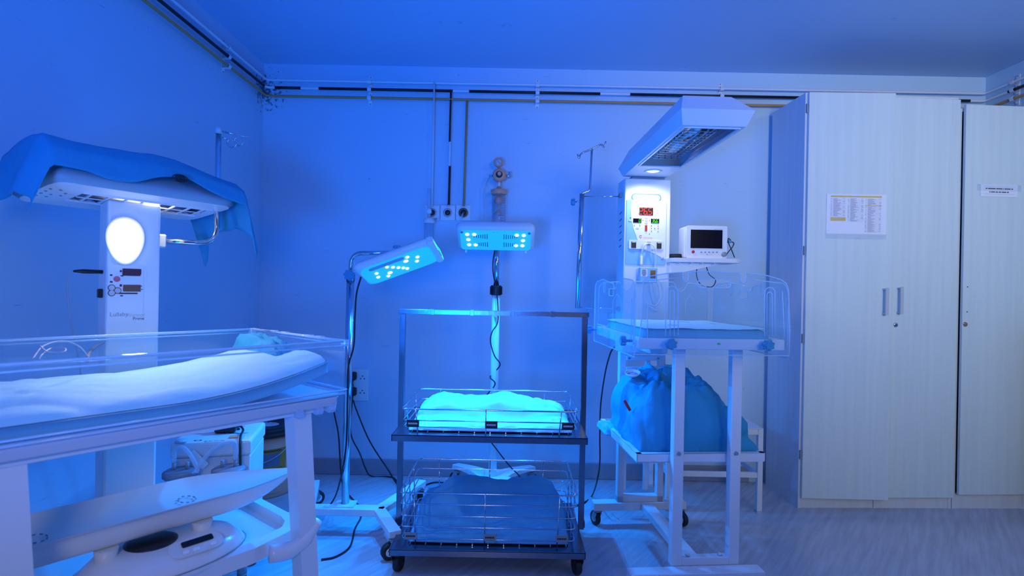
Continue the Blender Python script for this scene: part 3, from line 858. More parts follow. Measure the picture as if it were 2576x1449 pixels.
# base
zb = .115
def fl(px, py, z):
    u = (px - 1288) / FPX; v = (724.5 - py) / FPX
    vv = (u * sn + v * cs); Y = (CAM_H - z) / -vv
    return V(((u * cs - v * sn) * Y, Y, z))
jL = V((pA.x - .17, YA - .02, zb)); jR = V((pA.x + .17, YA - .02, zb))
MB().bar(jL, jR, .06, .035, bev=.003).build('cross_beam', 'white_enamel', PA, True)
MB().box((pA.x, YA, zb + .02), (.1, .08, .012), bev=.002).build('pole_foot', 'white_enamel', PA, True)
ends = [(jR, V((jR.x + .14, YA + .38, zb))), (jR, V((jR.x + .13, YA - .27, zb))), (jL, V((jL.x - .10, YA + .34, zb))), (jL, V((jL.x - .13, YA - .27, zb)))]
for a, b in ends:
    MB().bar(a + (b - a) * -.03, b, .055, .032, bev=.003).build('foot_bar', 'white_enamel', PA, True)
    q = PM[PA.name].inverted() @ b; d = (b - a).normalized() * -.02
    caster(PA, (q.x + d.x, q.y + d.y, zb - .016), .037, R(random.choice((40, 70, -50, 120))), 'rubber_black', 'grey_plastic', .03, 'white_plastic')

# cables on the left
def cable(pts, r, m_, label, name='power_cable', n=6):
    o = MB().tube(smooth_path(pts, n), r, 6).build(name, m_); tag(o, label, 'cable', 'cables around the equipment'); return o
z0 = .0055
cable([at(908, 697, 2.58), at(897, 740, 2.6), at(893, 800, 2.63), at(890, 870, 2.655), at(877, 920, 2.665), at(874, 990, 2.665), at(872, 1100, 2.66), at(862, 1180, 2.66), fl(842, 1252, .08), fl(812, 1284, z0), fl(760, 1296, z0), fl(735, 1310, z0), fl(742, 1340, z0), fl(722, 1375, z0), fl(706, 1384, z0)], .0042, 'cable_black', 'black cable running down the chrome stand from the tilted lamp')
cable([at(888, 966, YB - .056), at(886, 1010, YB - .05), at(882, 1060, YB - .06), at(885, 1100, YB - .1), at(905, 1140, YB - .12), at(920, 1180, YB - .05 - .1), fl(935, 1198, z0), fl(985, 1200, z0), fl(1003, 1214, z0), fl(1040, 1235, z0)], .0042, 'cable_black', 'black cable from the upper plug curling to the floor')
cable([at(888, 1006, YB - .056), at(900, 1040, YB - .07), at(930, 1110, YB - .08), at(975, 1180, YB - .09), fl(1003, 1222, z0), fl(1040, 1238, z0), fl(1060, 1225, z0), fl(1100, 1213, z0), fl(1170, 1222, z0)], .0042, 'cable_black', 'black cable from the lower plug slanting down behind the trolley')
cable([at(832, 1000, YB - .02), at(845, 1060, YB - .03), at(852, 1100, YB - .05), fl(860, 1210, z0), fl(878, 1245, z0), fl(905, 1275, z0), fl(908, 1300, z0), fl(893, 1330, z0), fl(880, 1375, z0), fl(845, 1400, z0), fl(808, 1408, z0)], .0042, 'cable_black', 'black cable passing the chrome stand base towards the camera')
cable([fl(738, 1326, z0 * 1), fl(742, 1345, z0), fl(735, 1370, z0), fl(712, 1384, z0), fl(700, 1372, z0)], .0042, 'cable_black', 'loop of black cable on the floor by the left warmer leg')

# ================================================================ stainless trolley
TX = (at(1232, 1090, 2.30)).x
TR = thing('trolley', 'stainless steel two-shelf trolley with an upright frame in the middle', 'trolley', (TX, 2.56, 0))
hw = .405
zs1, zs0 = .585, .112
def tray(z, name):
    m = MB(); y0, y1 = -.265, .265; t_ = .0025
    m.bx((-hw, y0, z - t_), (hw, y1, z))
    m.bx((-hw, y0, z - .026), (hw, y0 + t_, z + .002)); m.bx((-hw, y1 - t_, z - .026), (hw, y1, z + .002))
    m.bx((-hw, y0, z - .026), (-hw + t_, y1, z + .002)); m.bx((hw - t_, y0, z - .026), (hw, y1, z + .002))
    m.bx((-hw + .05, y0 + .02, z - .02), (-hw + .08, y1 - .02, z - t_)); m.bx((hw - .08, y0 + .02, z - .02), (hw - .05, y1 - .02, z - t_))
    return m.build(name, 'stainless', TR)
tray(zs1, 'shelf'); tray(zs0, 'shelf')
hp = .418; ztop = 1.094
for s_ in (-1, 1):
    MB().bx((s_ * hp - .0125, -.0125, .10), (s_ * hp + .0125, .0125, ztop - .022), .001).build('post', 'stainless', TR)
    MB().box((s_ * (hp + .01), 0, ztop - .035), (.006, .03, .04), bev=.001).build('bracket', 'stainless', TR)
    MB().cyl((s_ * (hp + .012), 0, ztop - .045), (s_ * (hp + .02), 0, ztop - .045), .007, 8).build('bolt', 'chrome', TR)
    MB().box((s_ * (hp + .0135), 0, .125), (.005, .034, .03), bev=.001).build('bracket', 'stainless', TR)
MB().bx((-hp - .018, -.0125, ztop - .022), (hp + .018, .0125, ztop), .001).build('top_bar', 'stainless', TR)
for px in (1089, 1188, 1290, 1390):
    x = at(px, 785, 2.56).x - TX
    MB().bx((x - .009, -.0145, ztop - .024), (x + .009, .0145, ztop + .002), .001).build('bar_clip', 'stainless', TR)
for sx in (-1, 1):
    for sy in (-1, 1):
        caster(TR, (sx * (hw - .025), sy * .235, zs0 - .02), .036, R(15 * sx), 'rubber_black', 'black_plastic', .026, 'black_plastic')

def basket(name, label, z, h, rails, nvf, nvs, plates, rwire=.0028, pm='black_plastic', lm='pale_grey'):
    t = thing(name, label, 'basket', (TX, 2.56, z))
    bw, bd = .362, .222; tw, td = .372, .232
    def c(z_):
        f = (z_) / h; return bw + (tw - bw) * f, bd + (td - bd) * f
    for i, rz_ in enumerate(rails):
        x, y = c(rz_); r_ = .02
        pts = fillet([V((0, -y, rz_)), V((x, -y, rz_)), V((x, y, rz_)), V((-x, y, rz_)), V((-x, -y, rz_)), V((0, -y, rz_))], .025, 4)[:-1]
        MB().tube(pts, rwire * (1.25 if i == 0 else 1), 8, closed=True).build('rail', 'chrome', t)
    m = MB()
    for fx in nvf:
        MB().tube([(fx * bw, -bd - .003, .003), (fx * tw, -td - .003, h + .004)], rwire, 6).build('upright', 'chrome', t)
        MB().tube([(fx * .86 * bw, bd + .003, .003), (fx * .86 * tw, td + .003, h + .004)], rwire, 6).build('upright', 'chrome', t)
    for fy in nvs:
        for s_ in (-1, 1):
            MB().tube([(s_ * (bw + .003), fy * bd, .003), (s_ * (tw + .003), fy * td, h + .004)], rwire, 6).build('upright', 'chrome', t)
    for k in range(11):
        x = -bw + 2 * bw * (k + .5) / 11
        m.tube([(x, -bd, .003), (x, bd, .003)], rwire * .8, 6)
    m.build('bottom_wires', 'chrome', t)
    for (x, y, z_) in plates:
        f = -1 if y < 0 else 1
        pl = MB().box((x, y, z_), (.052, .004, .03), bev=.001).build('name_plate', pm, t)
        m = MB()
        for k in range(6):
            xx = x - .0165 + k * .0066
            m.add([(xx - .0026, y - .0024, z_ - .0036), (xx + .0026, y - .0024, z_ - .0036), (xx + .0026, y - .0024, z_ + .0036), (xx - .0026, y - .0024, z_ + .0036)], [[0, 1, 2, 3]])
            if k > 0: m.add([(xx - .001, y - .0028, z_ - .0015), (xx + .001, y - .0028, z_ - .0015), (xx + .001, y - .0028, z_ + .0015), (xx - .001, y - .0028, z_ + .0015)], [[0, 1, 2, 3]])
        m.build('lettering', lm, pl)
    return t
yf = -.232
basket('wire_basket', 'chrome wire basket with black name plates on the upper trolley shelf', zs1 + .001, .10, (.10, .052, .024), (-.84, -.05, .80), (-.5, .5),
       [(at(1039, 1058, 2.33).x - TX, yf, .040), (at(1236, 1060, 2.33).x - TX, yf, .040), (at(1429, 1066, 2.33).x - TX, yf, .040)])
basket('wire_basket', 'deep chrome wire basket on the lower trolley shelf', zs0 + .001, .222, (.222, .175, .125, .078, .028), (-.84, -.04, .80), (-.5, 0, .5),
       [(at(1033, 1350, 2.33).x - TX, yf, .042), (at(1232, 1355, 2.33).x - TX, yf, .042), (at(1413, 1357, 2.33).x - TX, yf, .042), (at(1393, 1231, 2.8).x - TX, .230, .045)], .0028, 'grey_plastic', 'ink')

def cloth_mound(name, mname, label, O, hx, hy, hfn, seed, nx=56, ny=36, rz=0, amp=.012, pe=10, disp=.5, fq=(11, 24, 16)):
    """crumpled sheet filling a rectangle; closed underside"""
    t = bpy.data.objects.new(name, None)
    def f(u, v):
        x = (u * 2 - 1); y = (v * 2 - 1)
        x = math.copysign(1 - (1 - abs(x)) ** 1.6, x); y = math.copysign(1 - (1 - abs(y)) ** 1.6, y)
        e = 1 - (1 - abs(x) ** pe) * (1 - abs(y) ** pe)
        z = hfn(x, y)
        nz = noise.noise(V((x * 2.2 + seed, y * 2.2, seed * .7))) * amp * 1.6 + abs(noise.noise(V((x * 5 + seed, y * 4 - seed, 1.3)))) * amp * 1.3 + abs(noise.noise(V((x * 11, y * 9 + seed, 2.1)))) * amp * .5
        z = (z + nz) * (1 - e) ** .5 if e < 1 else 0
        wx = 1 + .012 * noise.noise(V((y * 4, seed, 0))) - .02 * abs(y) ** 8
        wy = 1 + .012 * noise.noise(V((x * 4, seed, 5))) - .02 * abs(x) ** 8
        p = V((x * hx * wx, y * hy * wy, max(z, .0) + .001))
        if z > .004:
            k_ = amp * disp * min(1, z / .03); s1 = p * fq[0] + V((seed, 0, 0)); s2 = p * fq[1] + V((0, seed, 0))
            f1 = abs(noise.noise(s1)) * 1.6 + abs(noise.noise(s2)) * .7 - .5
            p += V((x, y * 1.0, .25)) * f1 * k_
            p += noise.noise_vector(p * fq[2] + V((seed, seed, 0))) * k_ * .35
        return p
    m = MB(); m.grid(f, nx, ny)
    n = len(m.v)
    # flat underside
    low = [V((p.x, p.y, 0)) for p in m.v]
    edge = [i * (ny + 1) for i in range(nx + 1)] + [nx * (ny + 1) + j for j in range(1, ny + 1)] + [i * (ny + 1) + ny for i in range(nx - 1, -1, -1)] + [j for j in range(ny - 1, 0, -1)]
    m.add([low[e] for e in edge], [list(range(len(edge)))])
    for k in range(len(edge)):
        k2 = (k + 1) % len(edge); m.f.append([edge[k], edge[k2], n + k2, n + k]); m.sm.append(True)
    o = m.build(name, mname); o.location = O; o.rotation_euler = (0, 0, rz)
    tag(o, label, 'sheet'); return o
def gauss(x, y, cx, cy, sx, sy): return math.exp(-((x - cx) / sx) ** 2 - ((y - cy) / sy) ** 2)
def sstep(a, b, t): return 0 if t < a else 1 if t > b else ((t - a) / (b - a)) ** 2 * (3 - 2 * (t - a) / (b - a))
def mound1(x, y):
    s = sstep(-.35, .6, y)
    return .026 + (.050 - .012 * sstep(.5, .9, x)) * s + .038 * s * gauss(x, 0, .17, 0, .22, 1) + .012 * s * gauss(x, 0, -.72, 0, .2, 1) - .004 * sstep(.3, .6, x) * s + .012 * gauss(x, y, -.1, .1, .5, .2)
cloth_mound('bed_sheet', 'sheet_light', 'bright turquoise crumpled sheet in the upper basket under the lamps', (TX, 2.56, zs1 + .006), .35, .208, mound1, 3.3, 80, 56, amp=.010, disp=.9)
def mound0(x, y):
    s = sstep(-.9, .7, y)
    return .045 + (.105 * (1 - .6 * sstep(-.35, -.9, x) if x < -.35 else .105)) * s * (1 - .35 * sstep(.7, 1, x))
def mound0(x, y):
    s = sstep(-.95, .6, y); l = 1 - .55 * sstep(.35, .9, -x) - .25 * sstep(.75, 1, x)
    return .045 + .11 * s * l
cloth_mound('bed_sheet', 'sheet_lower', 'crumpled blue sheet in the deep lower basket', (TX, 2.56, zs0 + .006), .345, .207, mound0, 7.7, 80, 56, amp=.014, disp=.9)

def ray(px, py):
    u = (px - 1288) / FPX; v = (724.5 - py) / FPX
    return V((u * cs - v * sn, 1, u * sn + v * cs))
def hit(px, py, root, yl):
    """point of the thing's own plane y = yl seen at a pixel, in the thing's frame"""
    I = PM[root.name].inverted(); o = I @ V((0, 0, CAM_H)); d = I.to_3x3() @ ray(px, py)
    return o + d * ((yl - o.y) / d.y)
def hitz(px, py, root, zl):
    I = PM[root.name].inverted(); o = I @ V((0, 0, CAM_H)); d = I.to_3x3() @ ray(px, py)
    return o + d * ((zl - o.z) / d.z)
def hitx(px, py, root, xl_):
    I = PM[root.name].inverted(); o = I @ V((0, 0, CAM_H)); d = I.to_3x3() @ ray(px, py)
    return o + d * ((xl_ - o.x) / d.x)

# ================================================================ infant warmer on the right
WR = thing('infant_warmer', 'white infant warmer with red 26.5 display, long heater hood and clear-walled cot', 'infant warmer', (.675, 2.80, 0), R(5.0))
cz0, cz1 = .885, 1.762
cwid = .119
col = MB().bx((-cwid, 0, cz0), (cwid, .13, cz1), .006, 2).build('column', 'panel_white', WR)
m = MB(); m.bx((-cwid - .001, .03, cz0 + .01), (-cwid + .004, .125, cz1 - .02), .001); m.build('side_panel', 'hood_white', WR)
for y_ in (566, 583, 599, 615, 632, 648):
    m = MB(); c = hitx(1558, y_ - 28, WR, -cwid); m.box(V((-cwid - .0015, .062, c.z)), (.001, .04, .0035), Matrix.Rotation(R(-12), 3, 'X')); m.build('vent_slot', 'ink', WR)
F = lambda px, py, o=0: hit(px, py, WR, -.001 - o)
XA, ZA = V((1, 0, 0)), V((0, 0, 1))
def quad(mb, c, w_, h_, y): mb.add([(c.x - w_ / 2, y, c.z - h_ / 2), (c.x + w_ / 2, y, c.z - h_ / 2), (c.x + w_ / 2, y, c.z + h_ / 2), (c.x - w_ / 2, y, c.z + h_ / 2)], [[0, 1, 2, 3]])
S_ = 2.78 / FPX
# name pill
c = F(1626, 497)
pill = MB().prism(rrect(77 * S_, 19 * S_, 9 * S_, 6), V((c.x, -.0005, c.z)), XA, ZA, .0016).build('name_plate', 'knob_blue', WR)
MB().prism(rrect(71 * S_, 14 * S_, 6.8 * S_, 6), V((c.x, -.0021, c.z)), XA, ZA, .0008).build('name_field', 'panel_white', pill)
m = MB(); add_text(m, 'IW 4100 Infant Warmer', V((c.x, -.0033, c.z)), XA, ZA, width=63 * S_); m.build('lettering', 'cable_grey', pill)
# prism extrudes along A x B = -Y, i.e. towards the viewer
# control panel: blue field with a white swoosh
p0 = F(1573, 665); p1 = F(1676, 506)
cp = MB().bx((p0.x, -.003, p0.z), (p1.x, .001, p1.z), .001).build('control_panel', 'panel_blue', WR)
ol = []
W0 = p1.x - p0.x; H0 = p1.z - p0.z
def swoosh():
    pts = [(W0 * .13, H0), (W0, H0), (W0, H0 * .09)]
    pts += [(W0 * (1 - t) ** 1.0, H0 * (.09 + .16 * math.sin(t * 1.9) + .02 * t)) for t in (.15, .3, .45, .6)]
    a0 = pts[-1]
    for t in (.2, .4, .6, .8): 
        pts.append((a0[0] * (1 - t) + W0 * .10 * t - W0 * .10 * math.sin(t * math.pi), a0[1] * (1 - t) + H0 * 1.0 * t))
    return pts
MB().prism(swoosh(), V((p0.x, -.0032, p0.z)), XA, ZA, .0012).build('white_field', 'panel_white', cp)
def disp(px, py, w_, h_, back, txt, dm, dx=0, frac=.7):
    c = F(px, py)
    b = MB().box(V((c.x, -.0055, c.z)), (w_ * S_, .004, h_ * S_), bev=.0006).build('display', back, WR)
    m = MB(); add_digits(m, txt, V((c.x + dx * S_, -.0078, c.z)), XA, ZA, h_ * S_ * frac); m.build('digits', dm, b)
disp(1625, 532, 35, 19, 'led_back_red', '26.5', 'led_red', -2, .82)
disp(1602.5, 555, 21, 10.5, 'screen_black', '0', 'led_green', 6, .74)
disp(1647, 556, 21, 10.5, 'screen_black', '36.6', 'led_green', -.5, .74)
c = F(1624.5, 574); MB().box(V((c.x, -.0055, c.z)), (6 * S_, .003, 15 * S_), bev=.0005).build('bar_indicator', 'red_plastic', WR)
m = MB()
for (x, y) in ((1625, 548.5), (1625, 555), (1625, 561.5), (1603, 575), (1585, 555)):
    c = F(x, y); m.prism(rrect(8 * S_, 4.2 * S_, 2 * S_, 4), V((c.x, -.0044, c.z)), XA, ZA, .001)
m.build('buttons', 'pale_grey', WR)
m = MB(); mr = MB()
for i, (x, y) in enumerate(((1585.5, 548), (1616.5, 554.5), (1609, 568), (1638, 568), (1638, 575), (1638, 581.5), (1646.5, 575), (1655, 575.5), (1655, 582), (1633, 589))):
    c = F(x, y); m.lathe(V((c.x, -.0043, c.z)), (0, -1, 0), [(1.1 * S_, 0), (1.1 * S_, .001), (0, .001)], 8)
for (x, y) in ((1595, 568), (1655, 569), (1633.5, 555)):
    c = F(x, y); mr.lathe(V((c.x, -.0043, c.z)), (0, -1, 0), [(1.4 * S_, 0), (1.4 * S_, .001), (0, .001)], 8)
m.build('indicator_dots', 'ink', WR); mr.build('indicator_lights', 'led_red', WR)
m = MB()
for (x, y, w_) in ((1638, 571, 6), (1655, 565, 6), (1638, 585, 7), (1655, 585.5, 7), (1647, 578.5, 6), (1655, 573, 6), (1595, 565, 4), (1609, 565, 5), (1622, 632, 34), (1604, 635.5, 5), (1593, 627.5, 10), (1656, 628.5, 9)):
    c = F(x, y); quad(m, c, w_ * S_, .9 * S_, -.0046)
c = F(1624.5, 586.5); m.lathe(V((c.x, -.0044, c.z)), (0, -1, 0), [(2 * S_, 0), (2 * S_, .0006), (0, .0006)], 3, False)
m.build('legends', 'ink_soft', WR)
c = F(1611, 595); m = MB(); m.tube(arc(V((c.x, -.0048, c.z)), XA, ZA, 3 * S_, 30, 330, 14), .7 * S_, 6); m.build('emblem', 'red_soft', WR)
m = MB(); c = F(1629, 598.5); quad(m, c, 24 * S_, 2.2 * S_, -.0046); c = F(1624, 602.5); quad(m, c, 33 * S_, .6 * S_, -.0046); m.build('maker_name', 'pink_spot', WR)
c = F(1665.5, 649.5); MB().lathe(V((c.x, -.0043, c.z)), (0, -1, 0), [(4 * S_, 0), (4 * S_, .001), (0, .001)], 16).build('round_sticker', 'pink_spot', WR)
c = F(1624, 616); mod = MB().prism(rrect(89 * S_, 22 * S_, 3 * S_, 4), V((c.x, -.004, c.z)), XA, ZA, .004).build('switch_module', 'panel_white', WR)
for (x, y) in ((1593, 616), (1656.5, 618)):
    c = F(x, y); s_ = MB().box(V((c.x, -.0095, c.z)), (12 * S_, .004, 16 * S_), bev=.0006).build('rocker_switch', 'black_plastic', mod)
    MB().box(V((c.x, -.0118, c.z + 6.5 * S_)), (9 * S_, .001, 1.6 * S_)).build('switch_mark', 'panel_white', s_)
c = F(1630, 613); MB().lathe(V((c.x, -.008, c.z)), (0, -1, 0), [(5 * S_, 0), (5 * S_, .008), (3 * S_, .012), (0, .012)], 14).build('probe_socket', 'grey_plastic', mod)
c = F(1624, 462)
# side latch for the drip pole arm
MB().box(V((-cwid - .008, .05, hitx(1556, 497, WR, -cwid).z)), (.014, .03, .022), bev=.002).build('side_clamp', 'grey_plastic', WR)
MB().box(V((-cwid - .008, .05, 1.105)), (.014, .03, .022), bev=.002).build('side_clamp', 'grey_plastic', WR)
# slot under hood
MB().bx((-.08, .012, cz1), (.09, .1, cz1 + .012)).build('neck_plate', 'grey_plastic', WR)

# hood
Mh = Matrix.Translation(V((-.012, 0, 0))) @ Matrix.Rotation(R(-3.2), 4, 'Z')
def H(x, y, z): return Mh @ V((x, y, z))
zb_, zc_, zt_ = 1.775, 1.822, 1.902
m = MB()
bo = [(-.112, .025), (.112, .025), (.112, -.872), (-.112, -.872)]
cr = [(-.128, .06), (.128, .06), (.128, -.905), (-.128, -.905)]
tp = [(-.088, .0), (.088, .0), (.088, -.80), (-.088, -.80)]
vs = [H(x, y, zb_) for x, y in bo] + [H(x, y, zc_) for x, y in cr] + [H(x, y, zt_) for x, y in tp]
fs = []
for k in range(4):
    k2 = (k + 1) % 4; fs += [[k, k2, 4 + k2, 4 + k], [4 + k, 4 + k2, 8 + k2, 8 + k]]
fs.append([8, 9, 10, 11]); m.add(vs, fs)
op = (-.098, .098, -.852, -.235)
i4 = [(op[0], op[3]), (op[1], op[3]), (op[1], op[2]), (op[0], op[2])]
iv = [H(x, y, zb_) for x, y in i4]
m.add([H(x, y, zb_) for x, y in bo] + iv, [[0, 4, 5, 1], [1, 5, 6, 2], [2, 6, 7, 3], [3, 7, 4, 0]])
hood = m.build('heater_hood', 'hood_white', WR)
m = MB()
up4 = [(-.07, -.30), (.062, -.30), (.062, -.80), (-.07, -.80)]
m.add(iv + [H(x, y, zb_ + .078) for x, y in up4], [[0, 1, 5, 4], [1, 2, 6, 5], [2, 3, 7, 6], [3, 0, 4, 7], [4, 5, 6, 7]])
m.build('reflector', 'reflector', hood)
m = MB()
for a, b in zip(iv, iv[1:] + iv[:1]): m.bar(a + V((0, 0, -.001)), b + V((0, 0, -.001)), .007, .006)
m.build('opening_frame', 'white_smooth', hood)
m = MB(); m.tube([H(.0, -.79, zb_ + .04), H(.0, -.60, zb_ + .04), H(0, -.55, zb_ + .04)], [.013, .014, .021], 14); m.tube([H(0, -.55, zb_ + .04), H(0, -.42, zb_ + .04), H(0, -.405, zb_ + .04)], [.023, .026, .016], 14)
m.build('heating_rod', 'rod_white', hood)
MB().tube([H(.004, -.66, zb_ + .029), H(-.004, -.60, zb_ + .026), H(-.01, -.585, zb_ + .026)], .004, 6).build('rod_mark', 'rod_red', hood)
m = MB(); gx0, gx1, gy0, gy1, gz = -.062, .05, -.76, -.33, zb_ + .012
for k in range(13):
    y = gy0 + (gy1 - gy0) * k / 12
    m.tube([H(gx0 - .004, y, gz + .03), H(gx0, y, gz), H(gx1, y, gz), H(gx1 + .004, y, gz + .03)], .0019, 6)
for k in range(5):
    x = gx0 + (gx1 - gx0) * k / 4; m.tube([H(x, gy0, gz + .035), H(x, gy0, gz), H(x, gy1, gz), H(x, gy1, gz + .035)], .0019, 6)
for z in (.015, .03):
    m.tube([H(gx0 - .003, gy0, gz + z), H(gx0 - .003, gy1, gz + z)], .0019, 6); m.tube([H(gx1 + .003, gy0, gz + z), H(gx1 + .003, gy1, gz + z)], .0019, 6)
m.build('wire_guard', 'chrome', hood)
lc = H(.0, -.125, zb_)
MB().lathe(lc, (0, 0, -1), [(.042, -.002), (.042, .002), (.036, .005), (.03, .001)], 28).build('lamp_bezel', 'white_smooth', hood)
MB().lathe(lc + V((0, 0, -.0005)), (0, 0, -1), [(.03, 0), (.024, .002), (0, .0025)], 24).build('lamp_lens', 'bulb_white', hood)
wl = PM[WR.name] @ (lc + V((0, 0, -.012)))
spot('warmer_lamp', wl, PM[WR.name].to_3x3() @ V((.03, -.10, -1)), (.95, 1.0, 1.0), 5.5, 172, .6, .03)

# posts, base
for s_ in (-1, 1):
    MB().bx((s_ * .103 - .016, .03, .125), (s_ * .103 + .016, .07, cz0), .002).build('rear_post', 'white_enamel', WR)
    MB().bx((s_ * .06 - .012, .12, .15), (s_ * .06 + .012, .145, cz0), .002).build('back_stay', 'white_enamel', WR)
for z0_, z1_ in ((.845, .87), (.79, .815)):
    b = MB().bx((-.087, .02, z0_), (.087, .045, z1_), .002).build('rear_crossbar', 'white_enamel', WR)
    if z0_ > .82:
        for s_ in (-1, 1): MB().cyl((s_ * .075, .019, .857), (s_ * .075, .013, .857), .006, 8).build('bolt', 'chrome', b)
MB().bx((-.119, .03, .125), (.119, .075, .155), .002).build('foot_plate', 'white_enamel', WR)
MB().bx((-.24, .02, .085), (.24, .075, .125), .003).build('rear_beam', 'white_enamel', WR)
MB().bx((.0, -.62, .088), (.06, .02, .124), .003).build('spine_beam', 'white_enamel', WR)
MB().bx((-.265, -.68, .085), (.265, -.62, .125), .003).build('front_beam', 'white_enamel', WR)
fp = (-.065, .168); yfp = -.60
for x in fp:
    p_ = MB().bx((x - .021, yfp - .02, .125), (x + .021, yfp + .016, .985), .002).build('front_post', 'white_enamel', WR)
    MB().cyl((x, yfp - .021, .565), (x, yfp - .028, .565), .0075, 8).build('bolt', 'grey_plastic', p_)
b = MB().bx((fp[0] + .021, yfp - .02, .125), (fp[1] - .021, yfp + .016, .155), .002).build('front_foot_plate', 'white_enamel', WR)
for x in (fp[0] + .05, fp[1] - .05): MB().cyl((x, yfp - .004, .155), (x, yfp - .004, .163), .009, 6).build('bolt', 'chrome', b)
for (x, y, yw) in ((-.215, .045, R(20)), (.215, .045, R(200)), (-.235, -.65, R(150)), (.235, -.65, R(30))): caster(WR, (x, y, .085), .036, yw, 'rubber_black', 'grey_plastic', .022)

# lower tray
m = MB(); tx, ty0, ty1, tz = .266, -.575, .015, .552; tcx = .048
m.bx((tcx - tx, ty0, tz - .036), (tcx + tx, ty0 + .004, tz)); m.bx((tcx - tx, ty1 - .004, tz - .036), (tcx + tx, ty1, tz)); m.bx((tcx - tx, ty0, tz - .036), (tcx - tx + .004, ty1, tz)); m.bx((tcx + tx - .004, ty0, tz - .036), (tcx + tx, ty1, tz))
m.bx((tcx - tx, ty0, tz - .036), (tcx + tx, ty1, tz - .032))
m.bx((tcx - tx, ty0, tz - .003), (tcx + tx, ty0 + .02, tz)); m.bx((tcx - tx, ty0, tz - .003), (tcx - tx + .02, ty1, tz)); m.bx((tcx + tx - .02, ty0, tz - .003), (tcx + tx, ty1, tz))
m.build('lower_tray', 'white_enamel', WR)

# cot
bx, by0, by1, bz0, bz1 = .278, -.758, -.125, .987, 1.026
m = MB(); m.bx((-bx, by0, bz0), (bx, by0 + .022, bz1), .002); m.bx((-bx, by1 - .022, bz0), (bx, by1, bz1), .002); m.bx((-bx, by0 + .022, bz0), (-bx + .022, by1 - .022, bz1), .002); m.bx((bx - .022, by0 + .022, bz0), (bx, by1 - .022, bz1), .002)
m.bx((-bx + .02, by0 + .02, bz0 + .008), (bx - .02, by1 - .02, bz0 + .016))
cotf = m.build('cot_frame', 'white_enamel', WR)
c = hit(1808, 865, WR, by0); MB().prism([(math.cos(a) * .007, math.sin(a) * .004) for a in [R(30 * k) for k in range(12)]], V((c.x, by0, c.z)), XA, ZA, .001).build('sticker', 'green_sticker', cotf)
MB().bx((-.03, -.16, .90), (.03, .0, .985), .004).build('cot_bracket', 'white_enamel', WR)
MB().bx((-.07, -.62, .972), (.175, -.16, .986), .002).build('cot_support', 'white_enamel', WR)
def panel(name, outline, O, A, B, holes=(), th_=.004, rim=.0022, extra=()):
    p = MB().prism(outline, O, A, B, th_, holes).build(name, 'acrylic', WR)
    O = V(O); A = V(A).normalized(); B = V(B).normalized(); N = A.cross(B)
    m = MB()
    for lp in [outline] + list(holes): m.tube([O + A * a + B * b + N * th_ / 2 for a, b in lp], rim, 6, closed=True)
    for lp in extra: m.tube([O + A * a + B * b + N * th_ for a, b in lp], rim * .8, 6)
    m.build('edge', 'acrylic_edge', p); return p
yn = by0 - .012
def zp(zx, zy): 
    p = hit(1420 + zx / 4.262, 620 + zy / 4.262, WR, yn); return (p.x, p.z)
nz0 = bz0 - .018
near = [(zp(745, 1100)[0], nz0), (zp(2405, 1110)[0], nz0), zp(2412, 900), zp(2398, 470), zp(2375, 400), zp(2320, 358), zp(2230, 330), zp(2150, 308), zp(2040, 295), zp(1950, 291), zp(1940, 300), zp(1938, 350)]
near += [zp(1915 + 30 * math.cos(R(a)), 358 + 34 * math.sin(R(a))) for a in (30, 60, 90, 120, 150)]
near += [zp(1885, 350), zp(1884, 300), zp(1870, 284), zp(1600, 268), zp(1345, 270), zp(1330, 285), zp(1328, 340)]
near += [zp(1298 + 32 * math.cos(R(a)), 345 + 36 * math.sin(R(a))) for a in (30, 60, 90, 120, 150)]
near += [zp(1268, 340), zp(1266, 290), zp(1255, 276), zp(1100, 290), zp(920, 316), zp(870, 335), zp(845, 370), zp(838, 420), zp(832, 700), zp(800, 1000)]
near = [(a, b) for a, b in near]
hole = [zp(1470 + 45 * math.cos(R(a)), 398 + 46 * math.sin(R(a))) for a in range(90, 271, 22)] + [zp(1740 + 40 * math.cos(R(a)), 400 + 46 * math.sin(R(a))) for a in range(-90, 91, 22)]
arch = lambda x0, x1, yb_, yt: [zp(x0, yb_)] + [zp((x0 + x1) / 2 - (x1 - x0) / 2 * math.cos(R(a)), yt + (x1 - x0) / 2 - (x1 - x0) / 2 * math.sin(R(a))) for a in range(0, 181, 20)] + [zp(x1, yb_)]
ex = [arch(1080, 1215, 960, 425), arch(1128, 1172, 960, 470), arch(2140, 2250, 960, 440), arch(2165, 2220, 960, 490),
      [zp(890, 420), zp(885, 980)], [zp(2330, 480), zp(2350, 980)], [zp(890, 372), zp(1200, 335)], [zp(1995, 350), zp(2330, 400)]]
panel('front_panel', near, (0, yn, 0), XA, ZA, [hole], extra=ex)
# far panel
fy = by1 + .012
fo = [(-.27, nz0), (.27, nz0), (.27, 1.20), (.262, 1.225), (.24, 1.235), (.17, 1.24), (.155, 1.21), (.135, 1.195), (.115, 1.21), (.10, 1.243), (-.10, 1.243), (-.115, 1.21), (-.135, 1.195), (-.155, 1.21), (-.17, 1.24), (-.24, 1.235), (-.262, 1.225), (-.27, 1.20)]
panel('rear_panel', fo, (0, fy + .004, 0), XA, ZA, extra=[[(-.2, 1.0), (-.2, 1.15), (-.18, 1.18), (-.16, 1.15), (-.16, 1.0)], [(.2, 1.0), (.2, 1.15), (.18, 1.18), (.16, 1.15), (.16, 1.0)]])
